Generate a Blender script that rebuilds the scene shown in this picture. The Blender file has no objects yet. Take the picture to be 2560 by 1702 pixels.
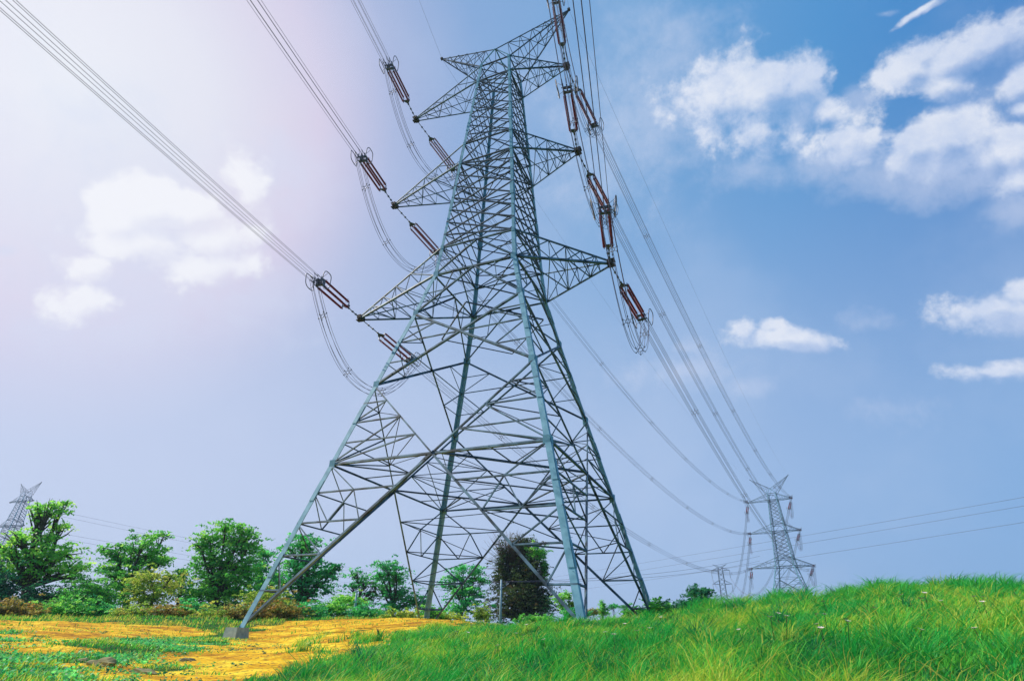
import bpy, math, random
import numpy as np
from mathutils import Vector, Matrix
R = math.radians
random.seed(7)
rng = np.random.default_rng(11)
scene = bpy.context.scene
C = scene.collection

# ---------------------------------------------------------------- camera
CAM = np.array([19.778, -41.195, -0.516])
YAW, PITCH, ROLL, FOC = 0.40395, 0.49702, 0.019826, 1406.03
CXP, CYP = 1280.0, 851.0
_f = np.array([-math.sin(YAW)*math.cos(PITCH), math.cos(YAW)*math.cos(PITCH), math.sin(PITCH)])
_r = np.array([math.cos(YAW), math.sin(YAW), 0.0])
_u = np.cross(_r, _f)
RX = math.cos(ROLL)*_r + math.sin(ROLL)*_u
UX = -math.sin(ROLL)*_r + math.cos(ROLL)*_u
cd = bpy.data.cameras.new('camera')
cam = bpy.data.objects.new('camera', cd); C.objects.link(cam)
cd.sensor_width = 36.0
cd.lens = FOC/2560.0*36.0
cd.clip_start = 0.1; cd.clip_end = 20000
M3 = Matrix((RX.tolist(), UX.tolist(), (-_f).tolist())).transposed()
cam.matrix_world = Matrix.Translation(Vector(CAM)) @ M3.to_4x4()
scene.camera = cam

def ray(x, y):
    d = (x-CXP)/FOC*RX - (y-CYP)/FOC*UX + _f
    return d/math.hypot(d[0], d[1])
def unit_ray(x, y):
    d = ray(x, y); return d/np.linalg.norm(d)
def at(x, y, r):
    return CAM + ray(x, y)*r
def azd(x, y=1540):
    d = ray(x, y); return math.degrees(math.atan2(d[0], d[1]))

# ---------------------------------------------------------------- exposure, sun, sky
scene.view_settings.view_transform = 'Standard'
scene.view_settings.look = 'None'
scene.view_settings.exposure = 0.0
scene.view_settings.gamma = 1.0
SUN_AZ, SUN_EL = -98.0, 42.0
GLOW = (-73.0, 39.0)   # whitish haze low around the sun side of the sky
sd = bpy.data.lights.new('sun', 'SUN')
sd.energy = 5.0; sd.angle = R(0.5); sd.color = (1.0, 0.93, 0.82)
sun = bpy.data.objects.new('sun', sd); C.objects.link(sun)
SD = Vector((math.sin(R(SUN_AZ))*math.cos(R(SUN_EL)), math.cos(R(SUN_AZ))*math.cos(R(SUN_EL)), math.sin(R(SUN_EL))))
sun.rotation_euler = SD.to_track_quat('Z', 'Y').to_euler()

world = bpy.data.worlds.new('World'); scene.world = world
world.use_nodes = True
wt = world.node_tree; wt.nodes.clear()
def N(t, typ, **kw):
    n = t.nodes.new(typ)
    for k, v in kw.items(): setattr(n, k, v)
    return n
def L(t, a, b): t.links.new(a, b)
def mth(t, op, a, b=None, c=None, clamp=False):
    n = N(t, 'ShaderNodeMath', operation=op, use_clamp=clamp)
    for i, v in enumerate((a, b, c)):
        if v is None: continue
        if isinstance(v, (int, float)): n.inputs[i].default_value = v
        else: L(t, v, n.inputs[i])
    return n.outputs[0]
def mixc(t, fac, a, b):
    n = N(t, 'ShaderNodeMix', data_type='RGBA')
    for i, v in ((0, fac), (6, a), (7, b)):
        if isinstance(v, (int, float)): n.inputs[i].default_value = v
        elif isinstance(v, tuple): n.inputs[i].default_value = (*v, 1)
        else: L(t, v, n.inputs[i])
    return n.outputs[2]
def srgb(r, g, b):
    f = lambda c: (c/255)/12.92 if c/255 <= .04045 else ((c/255+.055)/1.055)**2.4
    return (f(r), f(g), f(b))
def ramp(t, fac, stops):
    n = N(t, 'ShaderNodeValToRGB'); cr = n.color_ramp
    while len(cr.elements) < len(stops): cr.elements.new(0.5)
    for e, (p, c) in zip(cr.elements, stops):
        e.position = p; e.color = (*c, 1)
    L(t, fac, n.inputs[0]); return n.outputs[0]
tc = N(wt, 'ShaderNodeTexCoord')
vdir = N(wt, 'ShaderNodeVectorMath', operation='NORMALIZE'); L(wt, tc.outputs['Generated'], vdir.inputs[0]); vdir = vdir.outputs[0]
dt = N(wt, 'ShaderNodeVectorMath', operation='DOT_PRODUCT'); L(wt, vdir, dt.inputs[0]); dt.inputs[1].default_value = (math.sin(R(GLOW[0]))*math.cos(R(GLOW[1])), math.cos(R(GLOW[0]))*math.cos(R(GLOW[1])), math.sin(R(GLOW[1])))
ang = mth(wt, 'DIVIDE', mth(wt, 'ARCCOSINE', mth(wt, 'MINIMUM', dt.outputs['Value'], 0.99999)), R(100))
lo = ramp(wt, ang, [(0, srgb(233,232,246)), (.16, srgb(224,219,240)), (.27, srgb(199,210,239)), (.46, srgb(186,204,237)), (.62, srgb(170,196,235)), (.78, srgb(146,183,229)), (1, srgb(112,168,224))])
hi = ramp(wt, ang, [(0, srgb(240,244,251)), (.10, srgb(234,235,247)), (.185, srgb(222,213,236)), (.25, srgb(176,190,227)), (.33, srgb(138,174,221)), (.46, srgb(120,170,220)), (.62, srgb(84,152,213)), (.76, srgb(48,126,200)), (1, srgb(28,104,186))])
sep = N(wt, 'ShaderNodeSeparateXYZ'); L(wt, vdir, sep.inputs[0])
elf = N(wt, 'ShaderNodeMapRange', interpolation_type='SMOOTHSTEP')
L(wt, sep.outputs['Z'], elf.inputs[0]); elf.inputs[1].default_value = 0.17; elf.inputs[2].default_value = 0.80
grad = mixc(wt, elf.outputs[0], lo, hi)
sky = N(wt, 'ShaderNodeTexSky', sky_type='NISHITA'); sky.sun_disc = False
sky.sun_elevation = R(SUN_EL); sky.sun_rotation = R(SUN_AZ); sky.air_density = 1.0; sky.dust_density = 1.5
skm = N(wt, 'ShaderNodeVectorMath', operation='SCALE'); L(wt, sky.outputs[0], skm.inputs[0]); skm.inputs['Scale'].default_value = 0.1
base = mixc(wt, 0.08, grad, skm.outputs[0])
# clouds: soft lobes placed by direction, broken up with fractal noise
LOB = [  # px, py, rx, ry, tilt, weight
 (2376,150,150,52,22,1),(2290,165,62,44,0,.9),(2366,205,66,50,0,.85),(2466,105,80,52,20,1),(2320,135,60,40,0,.9),
 (2295,36,52,9,40,.7),(2325,22,30,7,30,.6),(2556,200,46,50,0,1),(2560,265,36,30,0,.9),(2225,28,30,8,0,.35),
 (2000,210,70,78,0,1),(1925,222,110,74,0,.95),(1800,225,130,90,0,.66),(1690,140,160,110,0,.42),(1640,300,190,180,0,.45),(2062,275,50,36,0,.68),
 (2150,247,58,30,0,.5),(1885,330,110,60,0,.62),(1890,425,90,46,0,.42),(2000,300,40,40,0,.5),
 (2380,345,92,80,0,1.05),(2285,365,85,62,0,.9),(2420,400,90,60,0,.85),(2125,352,95,56,0,.74),(2353,435,230,80,0,.58),(2080,400,110,50,0,.6),(2200,440,120,60,0,.5),
 (2540,375,70,62,0,.9),(2550,455,60,50,0,.8),(2545,530,70,60,0,.5),(2480,770,130,44,5,.75),(2556,730,60,40,0,.8),(2560,800,90,40,0,.5),
 (1960,846,125,26,-4,.85),(1862,826,34,26,0,.8),(1925,822,26,18,0,.7),(2040,860,60,22,0,.6),(2486,930,110,26,0,.7),(2550,915,60,22,0,.6),
 (2170,800,60,30,0,.35),(1720,870,60,30,0,.3),(1860,965,60,34,0,.4),(1700,930,160,50,0,.42),(2250,1020,120,40,0,.3),
 (365,512,105,66,0,1.3),(460,522,95,58,0,1.2),(300,548,66,58,0,1.1),(525,585,110,60,0,.9),(350,600,120,60,0,.8),(520,665,120,55,0,.7),(400,640,240,120,0,.55),(300,720,220,120,0,.45),
 (620,470,52,80,0,.72),(670,430,90,100,0,.55),(740,470,110,120,0,.42),(690,370,60,50,0,.5),(224,674,62,38,0,.85),(195,765,66,42,0,.65),(150,820,90,54,20,.6),(300,820,260,100,0,.42),
 (10,628,26,20,0,.6),(580,750,230,120,0,.35),(240,330,200,120,0,.2),(1480,380,200,200,0,.22)]
def wnoise(sc, det, rough, off=0.0, dist=0.0):
    n = N(wt, 'ShaderNodeTexNoise'); n.inputs['Scale'].default_value = sc; n.inputs['Detail'].default_value = det
    n.inputs['Roughness'].default_value = rough; n.inputs['Distortion'].default_value = dist
    a = N(wt, 'ShaderNodeVectorMath', operation='ADD'); L(wt, vdir, a.inputs[0]); a.inputs[1].default_value = (off, off*.7, off*.3)
    L(wt, a.outputs[0], n.inputs['Vector']); return n
nzn = wnoise(17, 12, 0.66, 0, .1); nz = nzn.outputs[0]
nz2 = wnoise(4.2, 4, 0.5, 3.3).outputs[0]
wv = N(wt, 'ShaderNodeVectorMath', operation='SUBTRACT'); L(wt, wnoise(9, 4, .55, 1.7).outputs['Color'], wv.inputs[0]); wv.inputs[1].default_value = (.5, .5, .5)
ws = N(wt, 'ShaderNodeVectorMath', operation='MULTIPLY_ADD'); L(wt, wv.outputs[0], ws.inputs[0]); ws.inputs[1].default_value = (.035, .035, .035); L(wt, vdir, ws.inputs[2])
cur = up_ = hz = None
for px, py, rx, ry, tilt, wgt in LOB:
    c = unit_ray(px, py); k = float(np.dot(c, _f))/FOC
    e = unit_ray(px+60, py)-c; e -= c*np.dot(e, c); e /= np.linalg.norm(e)
    up = np.cross(c, e); up = up if up[2] > 0 else -up
    ca, sa = math.cos(R(tilt)), math.sin(R(tilt)); e2 = e*ca+up*sa; u2 = np.cross(c, e2); sg = 1.0 if u2[2] > 0 else -1.0
    m = Matrix((e2.tolist(), u2.tolist(), c.tolist())).transposed()
    mp = N(wt, 'ShaderNodeMapping', vector_type='TEXTURE')
    mp.inputs['Location'].default_value = c.tolist(); mp.inputs['Rotation'].default_value = m.to_euler()
    mp.inputs['Scale'].default_value = (rx*k*1.2, ry*k*1.2, max(rx, ry)*k)
    L(wt, ws.outputs[0], mp.inputs['Vector'])
    ln = N(wt, 'ShaderNodeVectorMath', operation='LENGTH'); L(wt, mp.outputs[0], ln.inputs[0])
    v = mth(wt, 'MULTIPLY_ADD', ln.outputs['Value'], -wgt, wgt)
    if wgt < .61:
        hz = v if hz is None else mth(wt, 'SMOOTH_MAX', hz, v, 0.15); continue
    cur = v if cur is None else mth(wt, 'SMOOTH_MAX', cur, v, 0.12)
    ad = N(wt, 'ShaderNodeVectorMath', operation='ADD'); L(wt, mp.outputs[0], ad.inputs[0]); ad.inputs[1].default_value = (-.25, .5*sg, 0)
    l2 = N(wt, 'ShaderNodeVectorMath', operation='LENGTH'); L(wt, ad.outputs[0], l2.inputs[0])
    v = mth(wt, 'MULTIPLY_ADD', l2.outputs['Value'], -wgt, wgt); up_ = v if up_ is None else mth(wt, 'SMOOTH_MAX', up_, v, 0.12)
vo = N(wt, 'ShaderNodeTexVoronoi', feature='F1'); vo.inputs['Scale'].default_value = 17; vo.inputs['Detail'].default_value = 3; vo.inputs['Roughness'].default_value = .55; vo.normalize = True
L(wt, ws.outputs[0], vo.inputs['Vector'])
puff = mth(wt, 'MULTIPLY_ADD', vo.outputs['Distance'], -1.3, .50)
def sstep(x, a, b, o=1.0):
    n = N(wt, 'ShaderNodeMapRange', interpolation_type='SMOOTHSTEP'); L(wt, x, n.inputs[0])
    n.inputs[1].default_value = a; n.inputs[2].default_value = b; n.inputs[4].default_value = o; return n.outputs[0]
den = mth(wt, 'ADD', mth(wt, 'MAXIMUM', cur, -0.6), mth(wt, 'ADD', puff, mth(wt, 'MULTIPLY_ADD', nz, 1.3, -0.72)))
lit = sstep(mth(wt, 'ADD', mth(wt, 'SUBTRACT', cur, up_), mth(wt, 'ADD', puff, mth(wt, 'MULTIPLY_ADD', nz, .9, -.50))), -.50, .36)
cmask = mth(wt, 'MULTIPLY', sstep(den, -.04, .46), mth(wt, 'MULTIPLY_ADD', lit, .52, .33))
hmask = mth(wt, 'MULTIPLY', sstep(mth(wt, 'ADD', hz, mth(wt, 'MULTIPLY_ADD', nz, .9, -.45)), -.05, .5), .42)
soft = sstep(mth(wt, 'ADD', nz2, mth(wt, 'MULTIPLY', nz, .2)), .50, .85, .18)
litc = mth(wt, 'MULTIPLY', lit, mth(wt, 'MULTIPLY_ADD', nz, 2.2, -.35, clamp=True))
ccol = mixc(wt, litc, srgb(184,203,238), srgb(236,240,250))
ccol = mixc(wt, mth(wt, 'MULTIPLY_ADD', ang, -2.4, 1.3, clamp=True), ccol, srgb(247,248,253))
s1 = mixc(wt, soft, base, srgb(205,218,243))
s1 = mixc(wt, hmask, s1, srgb(214,222,244))
s2 = mixc(wt, cmask, s1, ccol)
bg = N(wt, 'ShaderNodeBackground'); L(wt, s2, bg.inputs[0]); bg.inputs[1].default_value = 1.0
wo = N(wt, 'ShaderNodeOutputWorld'); L(wt, bg.outputs[0], wo.inputs[0])

# ---------------------------------------------------------------- object helpers
def tag(o, label=None, cat=None, group=None, kind=None):
    for k, v in (('label', label), ('category', cat), ('group', group), ('kind', kind)):
        if v: o[k] = v
    return o
def empty(name, loc=(0, 0, 0), rz=0.0):
    o = bpy.data.objects.new(name, None); C.objects.link(o)
    o.empty_display_size = 0.3
    o.location = loc; o.rotation_euler = (0, 0, rz); return o
class MB:
    """collects geometry, builds ONE mesh object"""
    def __init__(s): s.v = []; s.f = []; s.n = 0; s.sm = []
    def add(s, v, f, smooth=False):
        s.v.append(np.asarray(v, float).reshape(-1, 3)); s.f += [tuple(i+s.n for i in q) for q in f]
        s.sm += [smooth]*len(f); s.n += len(s.v[-1])
    def box(s, c, h, ax=None):
        ax = np.eye(3) if ax is None else np.array(ax)
        P = [np.array(c)+sum(ax[i]*h[i]*sg[i] for i in range(3)) for sg in ((-1,-1,-1),(1,-1,-1),(1,1,-1),(-1,1,-1),(-1,-1,1),(1,-1,1),(1,1,1),(-1,1,1))]
        s.add(P, [(3,2,1,0),(4,5,6,7),(0,1,5,4),(1,2,6,5),(2,3,7,6),(3,0,4,7)])
    def ang(s, p, q, size, nrm, t=None):
        """steel angle section from p to q, one flange facing nrm"""
        p = np.array(p, float); q = np.array(q, float); d = q-p; l = np.linalg.norm(d)
        if l < 1e-6: return
        d /= l; n = np.array(nrm, float); n = n-d*np.dot(n, d); nn = np.linalg.norm(n)
        if nn < 1e-3: n = np.array([0.3, 0.2, 1.0]); n -= d*np.dot(n, d); nn = np.linalg.norm(n)
        n /= nn; u = np.cross(d, n)
        if u[2] < 0: u = -u
        t = t or max(size*0.14, 0.012)
        j = n*random.uniform(-.012, .012)
        pr = [(0,0),(size,0),(size,t),(t,t),(t,size),(0,size)]
        V = [o+j+u*(a-size*.5)-n*b for o in (p, q) for a, b in pr]
        s.add(V, [(i, (i+1) % 6, 6+(i+1) % 6, 6+i) for i in range(6)]+[(5,4,3,2,1,0),(6,7,8,9,10,11)])
    def tube(s, pts, rad, n=6, smooth=True, cap=True):
        P = np.array(pts, float); m = len(P)
        rad = np.full(m, rad) if np.isscalar(rad) else np.array(rad)
        T = np.gradient(P, axis=0); T /= np.linalg.norm(T, axis=1)[:, None]+1e-12
        a = np.array([0, 0, 1.0]) if abs(T[0][2]) < .9 else np.array([1.0, 0, 0])
        V = []
        for i in range(m):
            u = np.cross(T[i], a); u /= np.linalg.norm(u)+1e-12; w = np.cross(T[i], u); a = np.cross(u, T[i])
            for k in range(n):
                th = 2*math.pi*k/n; V.append(P[i]+rad[i]*(u*math.cos(th)+w*math.sin(th)))
        F = [(i*n+k, i*n+(k+1) % n, (i+1)*n+(k+1) % n, (i+1)*n+k) for i in range(m-1) for k in range(n)]
        s.add(V, F, smooth)
        if cap:
            s.f += [tuple(s.n-m*n+k for k in range(n))[::-1], tuple(s.n-n+k for k in range(n))]; s.sm += [False, False]
    def build(s, name, mat, parent=None, col=None):
        me = bpy.data.meshes.new(name)
        if s.v:
            V = np.concatenate(s.v); me.from_pydata(V.tolist(), [], s.f)
            me.polygons.foreach_set('use_smooth', np.array(s.sm, bool))
        me.materials.append(mat); me.update()
        o = bpy.data.objects.new(name, me); C.objects.link(o)
        if parent: o.parent = parent
        return o
def copy_tree(o, parent=None):
    c = o.copy(); C.objects.link(c); c.parent = parent
    for ch in o.children: copy_tree(ch, c)
    return c
def fast_mesh(name, V, F, cols, mat, parent=None):
    """V (n,3), F list of (k-gon index arrays), cols (n,3) per vertex"""
    me = bpy.data.meshes.new(name)
    me.vertices.add(len(V)); me.vertices.foreach_set('co', V.astype(np.float32).ravel())
    loops = np.concatenate([f.ravel() for f in F]); sizes = np.concatenate([np.full(len(f), f.shape[1]) for f in F])
    starts = np.concatenate([[0], np.cumsum(sizes)[:-1]])
    me.loops.add(len(loops)); me.loops.foreach_set('vertex_index', loops.astype(np.int32))
    me.polygons.add(len(sizes)); me.polygons.foreach_set('loop_start', starts.astype(np.int32))
    me.update(calc_edges=True)
    ca = me.color_attributes.new('Col', 'FLOAT_COLOR', 'POINT')
    ca.data.foreach_set('color', np.concatenate([cols, np.ones((len(V), 1))], 1).astype(np.float32).ravel())
    me.materials.append(mat)
    o = bpy.data.objects.new(name, me); C.objects.link(o)
    if parent: o.parent = parent
    return o

# ---------------------------------------------------------------- materials
def mat_new(name):
    m = bpy.data.materials.new(name); m.use_nodes = True
    t = m.node_tree; t.nodes.clear(); out = N(t, 'ShaderNodeOutputMaterial'); return m, t, out
def pbr(name, c1, c2, rough=.6, metal=0.0, scale=3.0, bump=0.0, spec=.5, coord='Object'):
    m, t, out = mat_new(name)
    b = N(t, 'ShaderNodeBsdfPrincipled'); tcn = N(t, 'ShaderNodeTexCoord')
    n = N(t, 'ShaderNodeTexNoise'); n.inputs['Scale'].default_value = scale; n.inputs['Detail'].default_value = 6
    L(t, tcn.outputs[coord], n.inputs['Vector'])
    L(t, ramp(t, n.outputs[0], [(.35, c1), (.65, c2)]), b.inputs['Base Color'])
    b.inputs['Roughness'].default_value = rough; b.inputs['Metallic'].default_value = metal
    b.inputs['Specular IOR Level'].default_value = spec
    if bump:
        bn = N(t, 'ShaderNodeBump'); bn.inputs['Strength'].default_value = bump; L(t, n.outputs[0], bn.inputs['Height']); L(t, bn.outputs[0], b.inputs['Normal'])
    L(t, b.outputs[0], out.inputs[0]); return m
def leafmat(name, trans=.45, gain=1.0, rough=.5):
    m, t, out = mat_new(name)
    a = N(t, 'ShaderNodeAttribute', attribute_name='Col')
    g = N(t, 'ShaderNodeVectorMath', operation='SCALE'); L(t, a.outputs['Color'], g.inputs[0]); g.inputs['Scale'].default_value = gain
    b = N(t, 'ShaderNodeBsdfPrincipled'); L(t, g.outputs[0], b.inputs['Base Color']); b.inputs['Roughness'].default_value = rough
    b.inputs['Specular IOR Level'].default_value = .25
    tr = N(t, 'ShaderNodeBsdfTranslucent'); L(t, g.outputs[0], tr.inputs[0])
    mx = N(t, 'ShaderNodeMixShader'); mx.inputs[0].default_value = trans
    L(t, b.outputs[0], mx.inputs[1]); L(t, tr.outputs[0], mx.inputs[2]); L(t, mx.outputs[0], out.inputs[0]); return m
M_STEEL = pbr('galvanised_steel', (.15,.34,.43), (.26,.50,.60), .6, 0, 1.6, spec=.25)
M_BRACE = pbr('lit_and_shaded_steel', (.02,.035,.05), (.14,.25,.32), .6, 0, 1.1, spec=.25)  # dark-to-cyan noise patches paint lit and shaded members into the colour
M_STEEL_B = pbr('shaded_steel', (.045,.065,.10), (.08,.12,.16), .65, 0, 1.3, spec=.25)  # darker copy of the leg steel, with a shaded look put into its colour
M_PLATE = pbr('rusty_plate', (.05,.035,.025), (.10,.07,.045), .7, .4, 4)
M_INS = pbr('brown_porcelain', (.24,.02,.018), (.36,.04,.03), .5, 0, 5, spec=.3)
M_FIT = pbr('forged_fittings', (.10,.10,.12), (.2,.19,.2), .45, .6, 9)
M_WIRE = pbr('aluminium_wire', (.09,.085,.14), (.14,.125,.20), .6, .2, .5)
M_CONC = pbr('concrete', (.26,.33,.28), (.38,.46,.38), .9, 0, 5, .4)
M_POLE = pbr('pole_concrete', (.30,.42,.48), (.42,.55,.60), .9, 0, 3, .2)
M_BARK = pbr('bark', (.045,.035,.03), (.11,.085,.06), .95, 0, 6, .5)
M_TWIG = pbr('dry_twigs', (.10,.06,.03), (.18,.11,.05), .95, 0, 6)
M_ROCK = pbr('rock', (.18,.17,.07), (.42,.34,.14), .95, 0, 3, .6)
M_LEAF = leafmat('leaves', .5, 1.65)
M_GRASS = leafmat('grass_blades', .45, 1.12)
M_PETAL = pbr('petals', (.75,.6,.5), (.85,.8,.7), .7)

M_HAZE, t, out = mat_new('haze')
pv = N(t, 'ShaderNodeVolumePrincipled'); pv.inputs['Color'].default_value = (.62, .80, 1.0, 1); pv.inputs['Density'].default_value = .00022; pv.inputs['Anisotropy'].default_value = .2
L(t, pv.outputs[0], out.inputs['Volume'])
hb = MB(); hb.box((0, 0, 48), (2900, 2900, 54)); tag(hb.build('haze', M_HAZE), kind='stuff', label='faint bluish haze in the air')
# ---------------------------------------------------------------- terrain
AZ = np.array([-110, azd(0), azd(592), azd(1069), azd(1474), azd(1620), azd(1800), azd(2000), azd(2300), azd(2560), 60.])
RR = np.array([0, 10, 20, 28, 45, 62, 90, 160, 400, 3500.])
ZT = np.array([  # one row per azimuth, heights over RR
 [-1.62,-1.25,-.87,-.55, .00, .50, .8, 1.2, 2, 6],
 [-1.62,-1.25,-.87,-.55, .08, .72, .9, 1.2, 2, 6],
 [-1.62,-1.25,-.95,-.72, -.35, 1.35,1.5,1.7, 2, 6],
 [-1.62,-1.12,-.60,-.15, .75, 1.70,1.8,1.9, 2, 6],
 [-1.62,-.90, .00, .12, .05, .40, 1.2,1.7, 2, 6],
 [-1.62,-.82, .14, .30, .25, .50, 1.2,1.7, 2, 6],
 [-1.62,-.64, .32, .78,.75, .85,1.2,1.6, 2, 6],
 [-1.62,-.56, .50, 1.10,1.15,1.2,1.5,1.7, 2, 6],
 [-1.62,-.50, .62, 1.44,1.5,1.5,1.7,1.8, 2, 6],
 [-1.62,-.50, .62, 1.40,1.5,1.5,1.7,1.8, 2, 6],
 [-1.62,-.50, .62, 1.40,1.5,1.5,1.7,1.8, 2, 6]])
def sm(t): return t*t*(3-2*t)
def terrain(x, y, rough=True):
    x = np.asarray(x, float); y = np.asarray(y, float)
    dx, dy = x-CAM[0], y-CAM[1]; r = np.hypot(dx, dy); a = np.degrees(np.arctan2(dx, dy))
    aa = np.where(a > 125, -110, np.clip(a, AZ[0], AZ[-1])); rr = np.clip(r, 0, RR[-1]-1)
    i = np.clip(np.searchsorted(AZ, aa, side='right')-1, 0, len(AZ)-2); j = np.clip(np.searchsorted(RR, rr, side='right')-1, 0, len(RR)-2)
    ta = sm((aa-AZ[i])/(AZ[i+1]-AZ[i])); tr = (rr-RR[j])/(RR[j+1]-RR[j])
    z = (ZT[i, j]*(1-ta)+ZT[i+1, j]*ta)*(1-tr)+(ZT[i, j+1]*(1-ta)+ZT[i+1, j+1]*ta)*tr
    if rough:
        k = np.clip(r/12, 0, 1)*np.clip(140/(r+1), 0, 1)
        z = z+np.clip((r-14)/8, 0, 1)*np.clip((60-r)/20, 0, 1)*np.clip((a+18)/6, 0, 1)*(.04*np.sin(a*.9+1)+.04*np.sin(a*2.3+r*.3))
        z = z+k*(.06*np.sin(x*.9+1.3*np.sin(y*.4))*np.cos(y*.7+.5)+.05*np.sin(x*.31-y*.43+2)+.025*np.sin(x*2.3+y*1.1)*np.sin(y*2.9-x*.6))
    return z
def hit(px, py):
    d = ray(px, py); r = np.linspace(4, 75, 700)
    z = terrain(CAM[0]+d[0]*r, CAM[1]+d[1]*r, False)
    b = z > CAM[2]+d[2]*r
    k = np.argmax(b) if b.any() else len(r)-1
    return math.degrees(math.atan2(d[0], d[1])), r[k]
def inpoly(P, x, y):
    P = np.array(P); c = np.zeros(np.shape(x), bool); n = len(P)
    for i in range(n):
        x1, y1 = P[i]; x2, y2 = P[(i+1) % n]
        m = ((y1 > y) != (y2 > y)) & (x < (x2-x1)*(y-y1)/(y2-y1+1e-12)+x1); c ^= m
    return c
SAND = [[hit(*q) for q in ((-60,1556),(0,1553),(250,1552),(430,1566),(560,1574),(500,1590),(300,1612),(120,1632),(-60,1650))],
        [hit(*q) for q in ((0,1740),(120,1702),(200,1684),(330,1655),(450,1622),(560,1598),(640,1566),(760,1552),(900,1548),(1150,1548),(1230,1556),(1120,1574),(1000,1606),(900,1645),(830,1672),(745,1715),(740,1740))]]
def to_polar(x, y):
    dx, dy = x-CAM[0], y-CAM[1]; return np.degrees(np.arctan2(dx, dy)), np.hypot(dx, dy)
def sandy(x, y):
    jx = x+.9*np.sin(y*1.3)+.5*np.sin(x*3.1+y*2.2); jy = y+1.0*np.sin(x*1.1+2)+.6*np.sin(y*2.7-x*1.9)
    a, r = to_polar(jx, jy); return inpoly(SAND[0], a, r) | inpoly(SAND[1], a, r)

az_g = np.concatenate([np.arange(-180, -72, 6.0), np.arange(-72, 26, .45), np.arange(26, 181, 6.0)])
r_g = np.concatenate([np.linspace(.5, 6, 8), np.geomspace(6.4, 75, 150), np.geomspace(80, 2800, 30)])
A2, R2 = np.meshgrid(az_g, r_g, indexing='ij')
GX = CAM[0]+R2*np.sin(np.radians(A2)); GY = CAM[1]+R2*np.cos(np.radians(A2)); GZ = terrain(GX, GY)
na, nr = A2.shape
V = np.stack([GX, GY, GZ], -1).reshape(-1, 3)
V = np.concatenate([V, [[CAM[0], CAM[1], -1.62]]])
ii, jj = np.meshgrid(np.arange(na-1), np.arange(nr-1), indexing='ij'); q0 = (ii*nr+jj).ravel()
Q = np.stack([q0, q0+1, q0+nr+1, q0+nr], 1)[:, ::-1]
T3 = np.stack([np.full(na-1, na*nr), np.arange(na-1)*nr, (np.arange(na-1)+1)*nr], 1)[:, ::-1]
sd_ = sandy(V[:, 0], V[:, 1]).astype(float)
g2 = sd_[:-1].reshape(na, nr)
for _ in range(2):
    g2 = (g2+np.roll(g2, 1, 0)+np.roll(g2, -1, 0)+np.roll(g2, 1, 1)+np.roll(g2, -1, 1))/5
sd_[:-1] = g2.ravel()
M_GROUND, t, out = mat_new('ground_soil')
att = N(t, 'ShaderNodeAttribute', attribute_name='Col'); tcn = N(t, 'ShaderNodeTexCoord')
def gn(scale, det, sy=1.0):
    mp = N(t, 'ShaderNodeMapping'); mp.inputs['Scale'].default_value = (1, sy, 1); L(t, tcn.outputs['Object'], mp.inputs[0])
    n = N(t, 'ShaderNodeTexNoise'); n.inputs['Scale'].default_value = scale; n.inputs['Detail'].default_value = det; n.inputs['Roughness'].default_value = .65
    L(t, mp.outputs[0], n.inputs['Vector']); return n.outputs[0]
n1, n2, n3 = gn(.35, 4), gn(5, 8, 1.0), gn(1.6, 6)
sandc = ramp(t, mth(t, 'ADD', mth(t, 'MULTIPLY', n1, .55), mth(t, 'MULTIPLY', n3, .45)), [(.38, (.30,.13,.015)), (.45, (.58,.27,.012)), (.51, (.84,.48,.014)), (.59, (1.0,.74,.05))])
sandc = mixc(t, mth(t, 'MULTIPLY_ADD', n2, -7.0, 3.35, clamp=True), sandc, (.26,.12,.02))
n4 = gn(22, 4)
sandc = mixc(t, mth(t, 'MULTIPLY_ADD', n4, -5.0, 2.3, clamp=True), sandc, (.42,.20,.02))
soil = ramp(t, n3, [(.35, (.02,.05,.012)), (.55, (.05,.12,.02)), (.7, (.16,.17,.03))])
gcol = mixc(t, mth(t, 'MULTIPLY_ADD', mth(t, 'ADD', att.outputs['Fac'], mth(t, 'MULTIPLY_ADD', n3, .5, -.25)), 4, -1.5, clamp=True), soil, sandc)
b = N(t, 'ShaderNodeBsdfPrincipled'); L(t, gcol, b.inputs['Base Color']); b.inputs['Roughness'].default_value = .95; b.inputs['Specular IOR Level'].default_value = .1
bn = N(t, 'ShaderNodeBump'); bn.inputs['Strength'].default_value = .9; bn.inputs['Distance'].default_value = .08; L(t, mth(t, 'ADD', n2, n3), bn.inputs['Height']); L(t, bn.outputs[0], b.inputs['Normal'])
L(t, b.outputs[0], out.inputs[0])
tag(fast_mesh('ground', V, [Q, T3], np.repeat(sd_[:, None], 3, 1), M_GROUND), kind='structure')

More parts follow.
